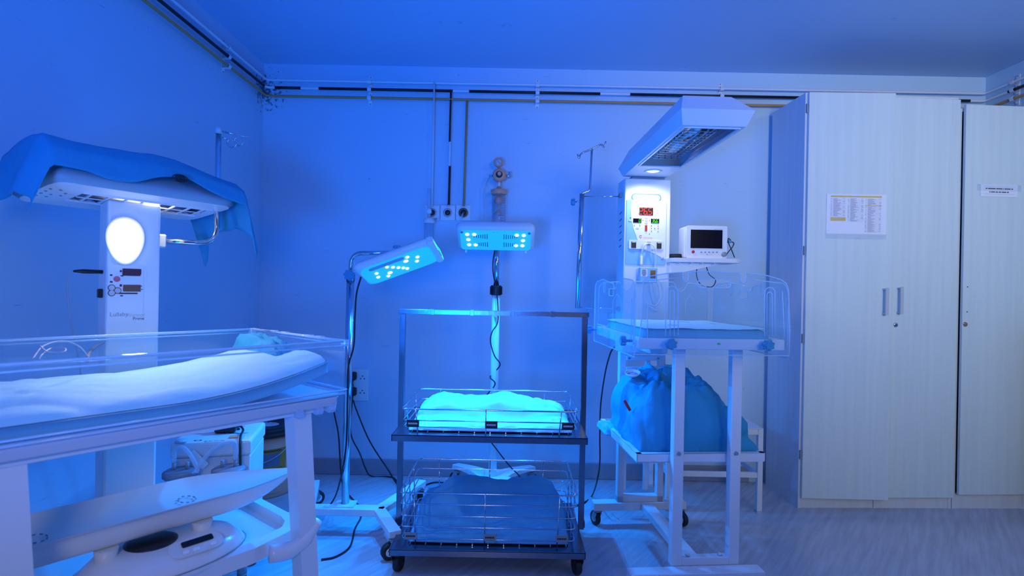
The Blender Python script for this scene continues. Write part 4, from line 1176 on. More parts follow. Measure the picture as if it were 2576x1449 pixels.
# side panels, in y-z; A = y axis
def side(xs, sgn):
    y0, y1 = by0 + .004, by1 - .004
    L = y1 - y0; ol = [(y0, nz0 - .012), (y1, nz0 - .012), (y1, 1.19), (y1 - .012, 1.225), (y1 - .04, 1.238), (y1 - .15, 1.246)]
    ol += [(y0 + .28 + .02 * math.cos(R(a)), 1.225 - .022 * math.sin(R(a))) for a in (0, 45, 90, 135, 180)]
    ol += [(y0 + .15, 1.246), (y0 + .04, 1.238), (y0 + .012, 1.222), (y0, 1.19)]
    ex = [[(y0 + .05, 1.01), (y0 + .05, 1.17)], [(y0 + .02, 1.0), (y0 + .02, 1.2)], [(y0 + .17, 1.235), (y0 + .17, 1.2), (y0 + .185, 1.185), (y0 + .2, 1.2), (y0 + .2, 1.235)],
          [(y1 - .18, 1.235), (y1 - .18, 1.2), (y1 - .165, 1.185), (y1 - .15, 1.2), (y1 - .15, 1.235)], [(y0 + .05, 1.04), (y1 - .05, 1.04)]]
    hl = [(y0 + .335 + a, 1.19 + b) for a, b in rrect(.07, .03, .01, 3)]
    panel('side_panel', ol, (xs, 0, 0), V((0, 1, 0)), ZA, [hl], extra=ex)
side(-bx - .016, -1); side(bx + .012, 1)
for (px, py) in ((1686, 865), (1930, 868)):
    c = hit(px, py, WR, yn - .02); star_knob(c, (0, -1, 0), .019, 'knob_blue', WR, world=False, stem=.028)
for (px, py) in ((1487, 829), (1573, 857)):
    c = hitx(px, py, WR, -bx - .032); star_knob(c, (-1, 0, 0), .017, 'knob_blue', WR, world=False, stem=.026)

# mattress of the cot: lies in it, a thing of its own
MT = thing('cot_mattress', 'turquoise covered mattress in the clear-walled cot of the right warmer', 'mattress', PM[WR.name] @ V((0, -.44, bz0 + .018)), R(5.0))
def rbox_soft(parent, name, mname, hx, hy, h, seed, top=None, nx=40, ny=32, amp=.004):
    def f(u, v):
        x = u * 2 - 1; y = v * 2 - 1
        e = min(1, abs(x) ** 14 + abs(y) ** 14)
        z = h * (1 - e) ** .35
        z += (amp * noise.noise(V((x * 3 + seed, y * 3, 0))) + amp * .8 * abs(noise.noise(V((x * 7 + seed, y * 6, 2))))) * (1 - e)
        return V((x * hx, y * hy, max(z, 0)))
    m = MB(); m.grid(f, nx, ny)
    m.add([(-hx, -hy, 0), (hx, -hy, 0), (hx, hy, 0), (-hx, hy, 0)], [[3, 2, 1, 0]])
    return m.build(name, mname, parent)
rbox_soft(MT, 'mattress', 'mattress_teal', .254, .285, .058, 2)
m = MB(); m.grid(lambda u, v: V(((u * 2 - 1) * .244, (v * 2 - 1) * .275, .0605 + .004 * noise.noise(V((u * 5, v * 5, 4))) + .003 * abs(noise.noise(V((u * 12, v * 9, 1)))) - .006 * max(abs(u * 2 - 1), abs(v * 2 - 1)) ** 10)), 36, 30)
m.build('cover_sheet', 'sheet_light', MT)

# blue drape bundle on the lower tray
def bund(x, y):
    prof = [(-1, .24), (-.85, .285), (-.6, .295), (-.3, .29), (0, .295), (.25, .295), (.42, .28), (.54, .235), (.7, .195), (.88, .15), (1, .10)]
    for (a, p_), (b_, q_) in zip(prof[:-1], prof[1:]):
        if x <= b_: h = p_ + (q_ - p_) * (x - a) / (b_ - a); break
    h *= 1 - .08 * sstep(.0, 1, -y)
    return h - .025 * gauss(x, y, -.35, -.6, .25, .5) - .02 * math.sin(x * 5 + y * 5) * .5
BW = PM[WR.name]
cloth_mound('cloth_bundle', 'surgical_blue', 'large bundle of blue surgical drapes on the lower tray of the right warmer', BW @ V((.052, -.285, tz - .030)), .252, .25, bund, 5.1, 90, 70, R(5.0), .026, 8, 1.0, (6.5, 10, 7))
def flap(name, label, pts, mname, th_=.003):
    m = MB(); n = len(pts); c = sum((V(p) for p in pts), V((0, 0, 0))) / n
    def f(u, v):
        a = V(pts[0]).lerp(V(pts[1]), u); b = V(pts[3]).lerp(V(pts[2]), u); p = a.lerp(b, v)
        p.z += .014 * math.sin(u * 7 + v * 4) * math.sin(v * 3.1) + .01 * noise.noise(V((u * 4, v * 4, c.x)))
        return p
    m.grid(f, 16, 12)
    o = m.build(name, mname); md = o.modifiers.new('thickness', 'SOLIDIFY'); md.thickness = th_
    tag(o, label, 'cloth'); return o
q = lambda px, py, Y: at(px, py, Y)
flap('folded_drape', 'pointed blue flap of drape on top of the bundle, left side', [q(1582, 958, 2.40), q(1655, 975, 2.36), q(1668, 925, 2.5), q(1620, 940, 2.56)], 'surgical_dark')
t = cloth_mound('folded_pad', 'mattress_teal', 'small pale turquoise pad on the rear left corner of the lower tray', BW @ V((-.208, -.10, tz - .030)), .006 + .03, .09, lambda x, y: .032, 8.8, 14, 20, R(5.0), .004)
c = at(1592, 946, 2.44)
t = thing('white_cup', 'small round white lid resting on the left of the blue drape bundle', 'lid', c)
MB().lathe(c, (-.1, -.25, 1), [(0, 0), (.02, 0), (.032, .012), (.034, .018), (.031, .018), (.026, .006), (0, .004)], 24).build('bowl', 'white_plastic', t, True)
MB().lathe(c + V((-.0006, -.0015, .0065)), (-.1, -.25, 1), [(0, 0), (.024, .0), (.024, .001), (0, .001)], 20).build('pink_lining', 'pink_spot', t, True)
_rt = MB().box(at(1578, 1020, 2.36), (.012, .01, .05), Matrix.Rotation(R(-30), 3, 'Y'), .002).build('red_tab', 'red_plastic')
tag(_rt, 'small red tab at the left edge of the blue drape bundle', 'tag')

# metal stool behind
Bn = thing('metal_stool', 'low white metal bench behind the right warmer, beside the cupboard', 'bench', (1.12, 3.24, 0))
bx0, bx1, b0, b1, bh = .86, 1.385, 3.03, 3.44, .455
for x in (bx0, bx1 - .028):
    for y in (b0, b1 - .028):
        l = MB().bx((x, y, .006), (x + .028, y + .028, bh), .002).build('leg', 'white_enamel', Bn, True)
        MB().bx((x - .001, y - .001, 0), (x + .029, y + .029, .012)).build('foot_cap', 'pale_grey', l, True)
zs_ = .19
for a, b in (((bx0 + .028, b0 + .004, zs_), (bx1 - .028, b0 + .024, zs_ + .028)), ((bx0 + .028, b1 - .024, zs_), (bx1 - .028, b1 - .004, zs_ + .028)),
             ((bx0 + .004, b0 + .028, zs_), (bx0 + .024, b1 - .028, zs_ + .028)), ((bx1 - .024, b0 + .028, zs_), (bx1 - .004, b1 - .028, zs_ + .028)),
             ((bx0 + .028, b0 + .002, bh - .03), (bx1 - .028, b0 + .026, bh)), ((bx0 + .028, b1 - .026, bh - .03), (bx1 - .028, b1 - .002, bh)),
             ((bx0 + .002, b0 + .028, bh - .03), (bx0 + .026, b1 - .028, bh)), ((bx1 - .026, b0 + .028, bh - .03), (bx1 - .002, b1 - .028, bh))):
    MB().bx(a, b, .002).build('rail', 'white_enamel', Bn, True)
MB().bx((bx0, b0, bh + .001), (bx1, b1, bh + .006), .001).build('top_sheet', 'white_enamel', Bn, True)

# drip pole
YP = 2.86
pb = at(1453, 775, YP); pt = at(1467, 488, YP)
t = thing('drip_pole', 'thin chrome drip pole with a double hook, left of the right warmer', 'drip stand', (pb.x, YP, pb.z))
MB().cyl(pb, V((pt.x - .006, YP, pt.z)), .013, 18).build('outer_tube', 'chrome', t, True)
k_ = at(1486, 482, YP)
pts = [V((pt.x - .006, YP, pt.z - .03)), V((pt.x - .006, YP, pt.z + .004)), at(1484, 480, YP), at(1489, 374, YP)]
MB().tube(fillet(pts, .012, 4), .0055, 10).build('inner_rod', 'chrome', t, True)
hk = [at(1453, 388, YP - .02), at(1457, 397, YP - .02), at(1463, 386, YP - .01), at(1489, 375, YP), at(1512, 364, YP + .01), at(1519, 370, YP + .02), at(1524, 356, YP + .02)]
MB().tube(smooth_path(hk, 5), .0045, 8).build('hook_bar', 'chrome', t, True)
MB().cyl(at(1462, 507, YP), at(1448, 508, YP), .003, 8).build('knob_stem', 'chrome', t, True)
star_knob(at(1446, 508, YP), (-1, 0, 0), .017, 'knob_blue', t, stem=.004)
a = at(1470, 494, YP); b = PM[WR.name] @ V((-cwid - .016, .05, 1.68)); b.z = at(1552, 496, YP).z
MB().tube([a, b], .0028, 8).build('upper_arm', 'chrome', t, True)
a = V((pb.x, YP, pb.z + .004)); b = PM[WR.name] @ V((-cwid - .016, .05, 1.105))
MB().tube([a, V((b.x, b.y, pb.z + .0))], .0028, 8).build('lower_arm', 'chrome', t, True)

# monitor shelf + monitor
sh = thing('monitor_shelf', 'white swing-arm shelf fixed to the right side of the warmer column', 'shelf', PM[WR.name] @ V((cwid, .05, 1.35)))
YS = 2.72
a = at(1690, 648, YS); b = at(1868, 653, YS)
m = MB(); zt0 = a.z
x0, x1 = a.x, b.x
ol = rrect(x1 - x0, .22, .03, 4)
m.prism(ol, V(((x0 + x1) / 2, YS + .11, zt0 - .020)), (1, 0, 0), (0, 1, 0), .020)
m.build('shelf_plate', 'white_plastic', sh, True)
m = MB(); m.prism([(0, 0), (.27, 0), (.21, -.014), (.06, -.05), (.0, -.052)], V((x0 + .004, YS + .14, zt0 - .0205)), (1, 0, 0), (0, 0, 1), .09)
m.build('arm_bracket', 'panel_white', sh, True)
m = MB()
for px in (1712, 1742, 1770, 1800): 
    p = at(px, 660, YS); m.bx((p.x, YS + .012, zt0 - .027), (p.x + .003, YS + .2, zt0 - .020))
m.build('ribs', 'white_plastic', sh, True)
MN = thing('patient_monitor', 'small white patient monitor with a dark screen on the swing-arm shelf', 'monitor', ((at(1774, 645, 2.74)).x, 2.80, zt0))
YM = 2.745
f = lambda px, py: at(px, py, YM)
a = f(1726, 644); b = f(1830, 567); 
x0, x1 = a.x, b.x; z0_, z1_ = zt0 + .001, f(1780, 568).z
m = MB(); W_m = x1 - x0; H_m = z1_ - z0_
m.prism(rrect(W_m, H_m, .008, 3), V(((x0 + x1) / 2, YM + .012, (z0_ + z1_) / 2)), (1, 0, 0), (0, 0, 1), .012)
m.build('front_bezel', 'white_plastic', MN, True)
m = MB(); m.prism(rrect(W_m + .006, H_m - .006, .01, 3), V(((x0 + x1) / 2 - .004, YM + .10, (z0_ + z1_) / 2)), (1, 0, 0), (0, 0, 1), .087)
m.build('case', 'white_enamel', MN, True)
s0 = f(1737, 624); s1 = f(1817.5, 579)
MB().bx((s0.x, YM - .0015, s0.z), (s1.x, YM + .001, s1.z)).build('screen', 'screen_black', MN, True)
c = f(1743.5, 633.5); MB().lathe(c, (0, -1, 0), [(.0075, -.001), (.0075, .003), (.005, .004), (0, .004)], 16).build('power_button', 'red_plastic', MN, True)
for px in (1764, 1774, 1783.5, 1793.5, 1803):
    c = f(px, 634.5); MB().prism(rrect(.013, .007, .0035, 3), c + V((0, .001, 0)), (1, 0, 0), (0, 0, 1), .003).build('button', 'pale_grey', MN, True)
    m = MB(); m.box(c + V((0, -.0024, 0)), (.004, .0006, .003)); m.build('button_mark', 'ink', MN, True)
c = f(1821, 640); MB().lathe(c + V((0, .001, 0)), (0, -1, 0), [(.0125, 0), (.0125, .008), (.009, .012), (0, .012)], 18).build('dial_knob', 'grey_plastic', MN, True)
m = MB(); c = f(1808, 577); add_text(m, 'patient monitor', c + V((0, -.001, 0)), (1, 0, 0), (0, 0, 1), width=.042, height=.0038); m.build('lettering', 'ink_red', MN, True)
m = MB(); c = f(1784, 640.5); add_text(m, '\u2665 ~ ^ o', c + V((0, -.001, 0)), (1, 0, 0), (0, 0, 1), width=.03, height=.0035); m.build('marking', 'grey_plastic', MN, True)
MB().box(at(1834, 608, YM + .05), (.02, .018, .014), bev=.003).build('connector', 'knob_blue', MN, True)
def mc(pts, r, mm, label): return cable(pts, r, mm, label, 'signal_cable')
mc([at(1840, 608, 2.80), at(1846, 612, 2.79), at(1842, 622, 2.78), at(1832, 634, 2.77), at(1828, 640, 2.78)], .0024, 'cable_black', 'short dark cable looping beside the patient monitor')
mc([at(1838, 604, 2.80), at(1832, 600, 2.79), at(1833, 612, 2.785), at(1840, 628, 2.79), at(1848, 648, 2.80)], .0024, 'cable_black', 'dark cable from the patient monitor down to the shelf')
mc([at(1757, 668, 2.90), at(1752, 682, 2.9), at(1754, 700, 2.9), at(1764, 716, 2.9), at(1790, 722, 2.9), at(1800, 705, 2.9), at(1784, 690, 2.9), at(1776, 668, 2.90)], .0024, 'cable_black', 'dark cable hanging in a loop under the monitor shelf')
c = at(1704, 640, 2.79)
t = thing('black_reel', 'coil of black cable beside the patient monitor', 'cable', V((c.x, c.y, zt0)))
m = MB()
for k, (r_, z_) in enumerate(((.030, .006), (.031, .013), (.029, .020))):
    m.tube([V((c.x - .0 + math.cos(R(a)) * r_, c.y + .03 + math.sin(R(a)) * r_, zt0 + z_)) for a in range(0, 360, 20)], .0045, 6, closed=True)
m.build('coil', 'cable_black', t, True)

# white probe cable and things hanging on the column
def wl_(px, py, o): return PM[WR.name] @ hit(px, py, WR, -o)
mc([wl_(1630, 613, .02), wl_(1622, 616, .035), wl_(1616, 630, .035), wl_(1614, 645, .03), wl_(1616, 668, .03)], .0045, 'cable_white', 'thick white probe lead curving down from the warmer socket on the left')
mc([wl_(1632, 612, .02), wl_(1645, 620, .035), wl_(1650, 645, .035), wl_(1648, 680, .03), wl_(1641, 700, .04), wl_(1643, 735, .04), wl_(1652, 765, .04), wl_(1655, 782, .04), wl_(1640, 775, .04), wl_(1630, 765, .04), wl_(1650, 768, .04), wl_(1665, 745, .04), wl_(1663, 715, .04), wl_(1655, 705, .04)], .0032, 'cable_white', 'thin white probe cable hanging in loops in front of the warmer column')
c = wl_(1613, 655, .03)
t = thing('probe_clip', 'white plastic clip hanging from the white lead', 'clip', c)
MB().box(c, (.016, .014, .045), bev=.004, seg=2).build('body', 'white_smooth', t, True)
MB().box(c + V((0, 0, .027)), (.008, .01, .012), bev=.002).build('nib', 'white_smooth', t, True)
c = wl_(1629, 692, .035)
t = thing('hanging_pack', 'small blue pack with white and dark labels hanging low on the warmer column', 'pack', c)
MB().box(c, (.088, .034, .075), bev=.004).build('body', 'panel_blue', t, True)
MB().box(c + V((-.022, -.0175, .01)), (.034, .001, .036)).build('white_label', 'paper', t, True)
MB().box(c + V((.022, -.0175, .004)), (.026, .001, .04)).build('dark_label', 'screen_black', t, True)
m = MB()
for k in range(4): m.box(c + V((.022, -.0184, .012 - k * .007)), (.018, .0006, .0025))
m.build('red_print', 'red_plastic', t, True)
m = MB(); random.seed(3)
for k in range(7): m.box(c + V((-.022, -.0184, .024 - k * .0046)), (random.uniform(.015, .028), .0006, .0018))
m.build('print', 'ink', t, True)

cable([at(1546, 872, 2.86), at(1535, 890, 2.9), at(1522, 940, 2.93), at(1511, 1020, 2.95), at(1509, 1100, 2.95), at(1509, 1160, 2.94), at(1503, 1205, 2.92), fl(1490, 1246, .01), fl(1470, 1264, z0), fl(1440, 1275, z0)], .0042, 'cable_black', 'black cable curving from the right warmer down to the trolley')

# ================================================================ infant warmer on the left
rzL = R(51)
WL = thing('infant_warmer', 'white infant warmer in the left foreground with a glowing oval lamp', 'infant warmer', (-1.25, 1.82, 0), rzL)
cwL = .0745
MB().bx((-cwL, -.04, .30), (cwL, .045, 1.455), .008, 2).build('column', 'panel_white', WL)
MB().bx((-.10, -.06, .16), (.10, .07, .30), .01).build('column_foot', 'white_enamel', WL)
FL = lambda px, py, o=0: hit(px, py, WL, -.04 - o)
SL = 1.80 / FPX
# oval lamp
c = FL(314, 606)
def egg(sx, sy, n=40):
    return [(math.cos(a) * sx * (1 + .17 * math.sin(a)), math.sin(a) * sy) for a in [2 * math.pi * k / n for k in range(n)]]
MB().prism(egg(41 * SL, 59 * SL), V((c.x, -.04, c.z)), XA, ZA, .006).build('lamp_bezel', 'white_smooth', WL)
MB().prism(egg(34.5 * SL, 52 * SL), V((c.x, -.046, c.z)), XA, ZA, .006).build('lamp_lens', 'bulb_white', WL)
lw = PM[WL.name] @ V((c.x, -.07, c.z))
spot('warmer_lamp', lw, PM[WL.name].to_3x3() @ V((.0, -1, -.55)), (1.0, .97, .90), 9, 150, .8, .045)
# control panel
a0 = FL(268, 812); a1 = FL(361, 669)
pn = MB().prism(rrect(a1.x - a0.x, a1.z - a0.z, .008, 4), V(((a0.x + a1.x) / 2, -.04, (a0.z + a1.z) / 2)), XA, ZA, .003).build('control_panel', 'panel_white', WL)
for (x, y, w_, h_, mm) in ((330, 685, 39, 18, 'lens_brown'), (331, 725, 38, 17, 'lens_amber')):
    c = FL(x, y); MB().box(V((c.x, -.0440, c.z)), (w_ * SL, .003, h_ * SL), bev=.0008).build('display', mm, pn)
m = MB()
for (x, y, w_, h_) in ((353, 684, 3, 14), (322, 738, 40, 3.5), (306, 694, 6, 3), (303, 682, 4, 5), (279, 692, 5, 4), (279, 709, 6, 4), (303, 718, 5, 6), (305, 744, 6, 3), (355, 720, 3, 2), (356, 728, 3, 2)):
    c = FL(x, y); quad(m, c, w_ * SL, h_ * SL, -.0434)
m.build('legends', 'lens_brown', pn)
for (x, y, r_, mm) in ((293, 702, 7, 'red_soft'), (280, 724, 6.5, 'pale_grey'), (280, 737, 6.5, 'pale_grey'), (295, 731, 6.5, 'pale_grey')):
    c = FL(x, y); MB().lathe(V((c.x, -.043, c.z)), (0, -1, 0), [(r_ * SL, 0), (r_ * SL, .002), (r_ * .7 * SL, .003), (0, .003)], 16).build('button', mm, pn)
    if mm == 'pale_grey':
        m = MB(); m.tube([V((c.x + math.cos(R(q_)) * r_ * 1.15 * SL, -.0435, c.z + math.sin(R(q_)) * r_ * 1.15 * SL)) for q_ in range(0, 360, 30)], .0012, 5, closed=True); m.build('button_ring', 'lens_amber', pn)
m = MB(); c = FL(299, 792); add_text(m, 'Lullaby', V((c.x, -.0434, c.z)), XA, ZA, width=38 * SL); m.build('lettering', 'grey_plastic', pn)
m = MB(); c = FL(340, 792); add_text(m, 'Warmer', V((c.x, -.0434, c.z)), XA, ZA, width=40 * SL); m.build('lettering', 'pale_grey', pn)
m = MB(); c = FL(348, 801); add_text(m, 'Prime', V((c.x, -.0434, c.z)), XA, ZA, width=24 * SL); m.build('lettering', 'ink', pn)
# sensor plug on its left side
c = hitx(258, 684, WL, -cwL)
MB().tube([V((-cwL, 0, c.z)), V((-cwL - .05, -.0, c.z)), V((-cwL - .075, -.0, c.z))], [.006, .007, .003], 8).build('side_plug', 'black_plastic', WL)
MB().box(V((-cwL - .006, 0, hitx(258, 738, WL, -cwL).z)), (.012, .02, .028), bev=.002).build('side_button', 'black_plastic', WL)
W0_ = PM[WL.name]
c0_ = W0_ @ V((-cwL - .077, 0, c.z))
cable([c0_, c0_ + V((-.006, -.01, -.03)), c0_ + V((.0, -.01, -.12)), c0_ + V((.02, -.01, -.22)), c0_ + V((.03, .0, -.30)), c0_ + V((.03, .01, -.45))], .0018, 'wire_clear', 'thin pale lead hanging from the side plug of the left warmer', 'sensor_lead')
cable([at(80, 905, 1.20), at(110, 870, 1.35), at(160, 858, 1.45), at(200, 872, 1.5), at(225, 900, 1.55)], .0017, 'wire_clear', 'thin pale lead arching over the far wall of the left cot', 'sensor_lead')
cable([at(100, 870, 1.32), at(120, 885, 1.32), at(160, 885, 1.34), at(162, 876, 1.36), at(130, 876, 1.36), at(105, 893, 1.3), at(98, 905, 1.28)], .0016, 'wire_clear', 'small curled pale lead behind the left cot wall', 'sensor_lead')
cable([at(258, 862, 1.72), at(238, 874, 1.68), at(224, 890, 1.62), at(220, 910, 1.58)], .0048, 'cable_grey', 'short grey lead bending out beside the left warmer column', 'sensor_lead')

# heater head
Mq = Matrix.Translation(V((.008, .0, 1.452))) @ Matrix.Rotation(R(10), 4, 'Z') @ Matrix.Rotation(R(-8), 4, 'X') @ Matrix.Translation(V((0, 0, -1.452)))
def Q(x, y, z): return Mq @ V((x, y, z))
zl = 1.452
hx2, hy2 = .278, .145
def ring(fx, fy, z, r=.05): return [Q(a, b, z) for a, b in rrect(2 * fx, 2 * fy, r, 4)]
rings = [ring(hx2 - .012, hy2 - .012, zl), ring(hx2, hy2, zl + .012), ring(hx2, hy2, zl + .03), ring(hx2 - .03, hy2 - .05, zl + .085), ring(hx2 - .06, hy2 - .08, zl + .105)]
n = len(rings[0]); m = MB(); fs = []
for i in range(len(rings) - 1):
    for k in range(n): fs.append([i * n + k, i * n + (k + 1) % n, (i + 1) * n + (k + 1) % n, (i + 1) * n + k])
m.add([p for r_ in rings for p in r_], fs, True); m.add(rings[-1], [list(range(n))])
hs_ = m.build('head_cover', 'head_grey', WL); m = MB()
# bottom plate with slot
slot = [(-.165, -.055), (.225, -.055), (.225, .045), (-.165, .045)]
bm_o = [(a, b) for a, b in rrect(2 * (hx2 - .012), 2 * (hy2 - .012), .045, 4)]
Mqr = Mq.to_3x3()
m.prism(bm_o, Q(0, 0, zl - .001), Mqr @ XA, Mqr @ V((0, 1, 0)), .003, [slot])
hd = m.build('heater_head', 'hood_white', WL)
m = MB(); m.add([Q(a, b, zl + .001) for a, b in slot] + [Q(a * .92, b * .7, zl + .05) for a, b in slot], [[0, 1, 5, 4], [1, 2, 6, 5], [2, 3, 7, 6], [3, 0, 4, 7], [4, 5, 6, 7]])
m.build('reflector', 'reflector', hd)
m = MB(); m.tube([Q(-.13, -.005, zl + .025), Q(.19, -.005, zl + .025)], .009, 12); m.build('heating_rod', 'rod_white', hd)
for k in range(8):
    x = -.145 + k * .05
    m = MB(); m.bar(Q(x, -.055, zl - .002), Q(x + .01, .045, zl - .002), .006, .004); m.build('guard_bar', 'white_smooth', hd)
m = MB(); m.bar(Q(-.165, -.005, zl - .003), Q(.225, -.005, zl - .003), .004, .003); m.bar(Q(-.17, -.058, zl - .003), Q(.23, -.058, zl - .003), .006, .005); m.bar(Q(-.17, .048, zl - .003), Q(.23, .048, zl - .003), .006, .005)
m.build('guard_frame', 'white_smooth', hd)
m = MB()
for ii in range(4):
    for jj in range(4):
        if (ii + jj) % 3 != 0 or ii == 1: m.cyl(Q(-.27 + ii * .024, -.05 + jj * .03, zl - .0012), Q(-.27 + ii * .024, -.05 + jj * .03, zl - .0026), .004, 8)
m.build('vent_holes', 'grey_plastic', hd)

# drape over the heater head
def drape(u, v):
    x = -.405 + .78 * u
    sag = .0 if x < .08 else -.06 * ((x - .08) / .25) ** 1.3
    topz = zl + .15 + sag - .012 * abs(math.sin(x * 9))
    hemN = .034 + .022 * math.sin(x * 17 + .6) - .03 * max(0, (abs(x - .02) - .22)) / .1
    t = v * 2 - 1
    # cross profile by arc: near hem -> over the top -> far hem
    prof = [(-.168, hemN), (-.160, .085), (-.118, .135), (-.05, .150), (.05, .150), (.118, .135), (.16, .085), (.170, .02)]
    k = v * (len(prof) - 1); i = min(int(k), len(prof) - 2); f = k - i
    y = prof[i][0] * (1 - f) + prof[i + 1][0] * f; h = prof[i][1] * (1 - f) + prof[i + 1][1] * f
    z = zl + h + (topz - (zl + .15)) * (h / .15)
    ov = max(0, abs(x) - .29)
    if ov > 0:
        z = zl + h + (topz - (zl + .15)) * (h / .15)
        side = 1 if x > 0 else -1
        near = max(0, (.45 - v) / .45)
        x = side * (.29 + ov * .42) + .010 * math.sin(v * 16) * ov / .09
        drop = ov * (1.5 + (.45 if side > 0 else .1) * near + .4 * max(0, (v - .6) / .4))
        if side < 0: drop *= .40 + .60 * h / .15
        z = z * 1 - drop - (.30 if side > 0 else .1) * ov * (1 - h / .15)
        y *= 1 - ov * 1.2
    w_ = noise.noise(V((x * 7, y * 9, 3.1))) * .010 + noise.noise(V((x * 16, v * 7, 9))) * .004
    return Q(x, y + w_ * .8, z + w_ + (.004 if ov == 0 else 0))
m = MB(); m.grid(drape, 70, 40)
dr = m.build('surgical_drape', 'surgical_blue'); dr.matrix_world = PM[WL.name]
md = dr.modifiers.new('thickness', 'SOLIDIFY'); md.thickness = .002; md.offset = 1
tag(dr, 'blue surgical cloth draped over the heater of the left warmer', 'cloth')
PM[dr.name] = PM[WL.name]
spot('warmer_lamp', W0_ @ Q(.06, -.030, zl + .02), (0.35, -0.35, -1), (1.0, .97, .90), 8, 150, .8, .02)
# printed emblem on the hem of the cloth
m = MB()
c = Q(.05, -.176, zl + .055)
for k, r_ in enumerate((.022, .015, .008)):
    m.tube([c + Mqr @ V((math.cos(R(a)) * r_ * 1.1, -.004, math.sin(R(a)) * r_ * .55)) for a in range(0, 360, 24)], .0022, 5, closed=True)
o = m.build('printed_stamp', 'ink', dr)

# drip arm of the left warmer
t = thing('drip_pole', 'curved chrome drip pole with two ring hooks on the left warmer', 'drip stand', W0_ @ V((cwL, .0, 1.34)))
Lc = V((cwL, .01, 1.337))
MB().box(W0_ @ (Lc + V((.014, 0, 0))), (.032, .03, .045), Matrix.Rotation(rzL, 3, 'Z'), .004).build('clamp', 'white_plastic', t, True)
pe = at(545, 592, 2.03); pu = at(541, 470, 2.03); pt2 = at(533, 323, 2.03)
s0_ = W0_ @ (Lc + V((.03, 0, 0)))
pts = fillet([s0_, V((pe.x, pe.y, s0_.z + .004)), V((pe.x, pe.y, pt2.z))], .06, 8)
MB().tube(pts, .0095, 14).build('pole', 'chrome', t, True)
tp_ = V((pe.x, pe.y, pt2.z - .008))
MB().cyl(tp_ + V((0, 0, -.012)), tp_ + V((0, 0, .010)), .0115, 14).build('pole_cap', 'pale_grey', t, True)
e1 = tp_ + V((.085, .05, -.008))
MB().tube([tp_, e1], .0032, 8).build('hook_bar', 'chrome', t, True)
MB().tube([tp_ + V((0, 0, -.022)), tp_ + V((.05, .04, -.028))], .0024, 8).build('hook_bar', 'chrome', t, True)
for k, f_ in enumerate((.68, .45)):
    c = tp_.lerp(e1, f_) + V((0, 0, -.022 - k * .012)); MB().tube([c + V((math.cos(R(a)) * .017, 0, math.sin(R(a)) * .017)) for a in range(100, 415, 15)], .0022, 6).build('ring_hook', 'chrome', t, True)

# cot of the left warmer
lx0, lx1, ly0, ly1, z0c, z1c = -.60, .35, -.69, -.12, .876, 1.033
def wallp(name, a, b, N_):
    """upright acrylic wall with a folded top flange"""
    a = V(a); b = V(b); d = (b - a).normalized(); L = (b - a).length; n_ = V(N_)
    p = MB().box((a + b) / 2 + V((0, 0, (z1c - z0c) / 2)), (L, .005, z1c - z0c), Matrix((d, V((0, 0, 1)).cross(d), V((0, 0, 1)))).transposed(), .001).build(name, 'acrylic', WL)
    m = MB(); up = V((0, 0, z1c - z0c))
    m.tube([a + up, b + up], .0042, 8); m.tube([a + up + n_ * .012 - V((0, 0, .012)), b + up + n_ * .012 - V((0, 0, .012))], .0025, 6)
    m.tube([a + n_ * .008 + V((0, 0, .012)), b + n_ * .008 + V((0, 0, .012))], .0028, 6); m.tube([a, b], .004, 6)
    m.build('edge', 'acrylic_edge', p)
    q_ = MB(); q_.bar(a + up + n_ * .007 - V((0, 0, .001)), b + up + n_ * .007 - V((0, 0, .001)), .016, .0022); q_.build('flange', 'acrylic', p)
    return p
wallp('cot_wall', (lx0, ly0, z0c), (lx1, ly0, z0c), (0, -1, 0))
wallp('cot_wall', (lx1, ly1, z0c), (lx0, ly1, z0c), (0, 1, 0))
wallp('cot_wall', (lx1, ly0, z0c), (lx1, ly1, z0c), (1, 0, 0))
wallp('cot_wall', (lx0, ly1, z0c), (lx0, ly0, z0c), (-1, 0, 0))
m = MB()
for k in (.25, .36, .62, .75): 
    c = V((lx1 + .006, ly0 + (ly1 - ly0) * k, z1c)); m.box(c, (.018, .03, .010), None, .002)
for y in (ly0, ly1): m.box(V((lx1, y, z1c - .006)), (.02, .02, .02), None, .003)
m.build('corner_clips', 'acrylic_edge', WL)
# bed board and frame
MB().prism(rrect(lx1 - lx0 - .012, ly1 - ly0 - .012, .02, 4, (lx0 + lx1) / 2, (ly0 + ly1) / 2), V((0, 0, z0c - .010)), XA, V((0, 1, 0)), .012).build('bed_board', 'white_enamel', WL)
for (a, b) in (((lx0, ly0 + .006, .832), (lx1 - .02, ly0 + .046, .865)), ((lx0, ly1 - .046, .832), (lx1 - .02, ly1 - .006, .865)), ((lx1 - .07, ly0 + .046, .832), (lx1 - .02, ly1 - .046, .865)), ((lx0, ly0 + .046, .832), (lx0 + .05, ly1 - .046, .865))):
    MB().bx(a, b, .006, 2).build('frame_rail', 'white_smooth', WL)
MB().bx((lx0, ly0 - .012, .846), (lx1 - .03, ly0 + .004, .872), .004).build('side_channel', 'pale_grey', WL)
for x in (.20, .26, .30): MB().box(V((x, ly0 - .008, .842)), (.022, .024, .024), None, .004).build('latch', 'clear_tube', WL)
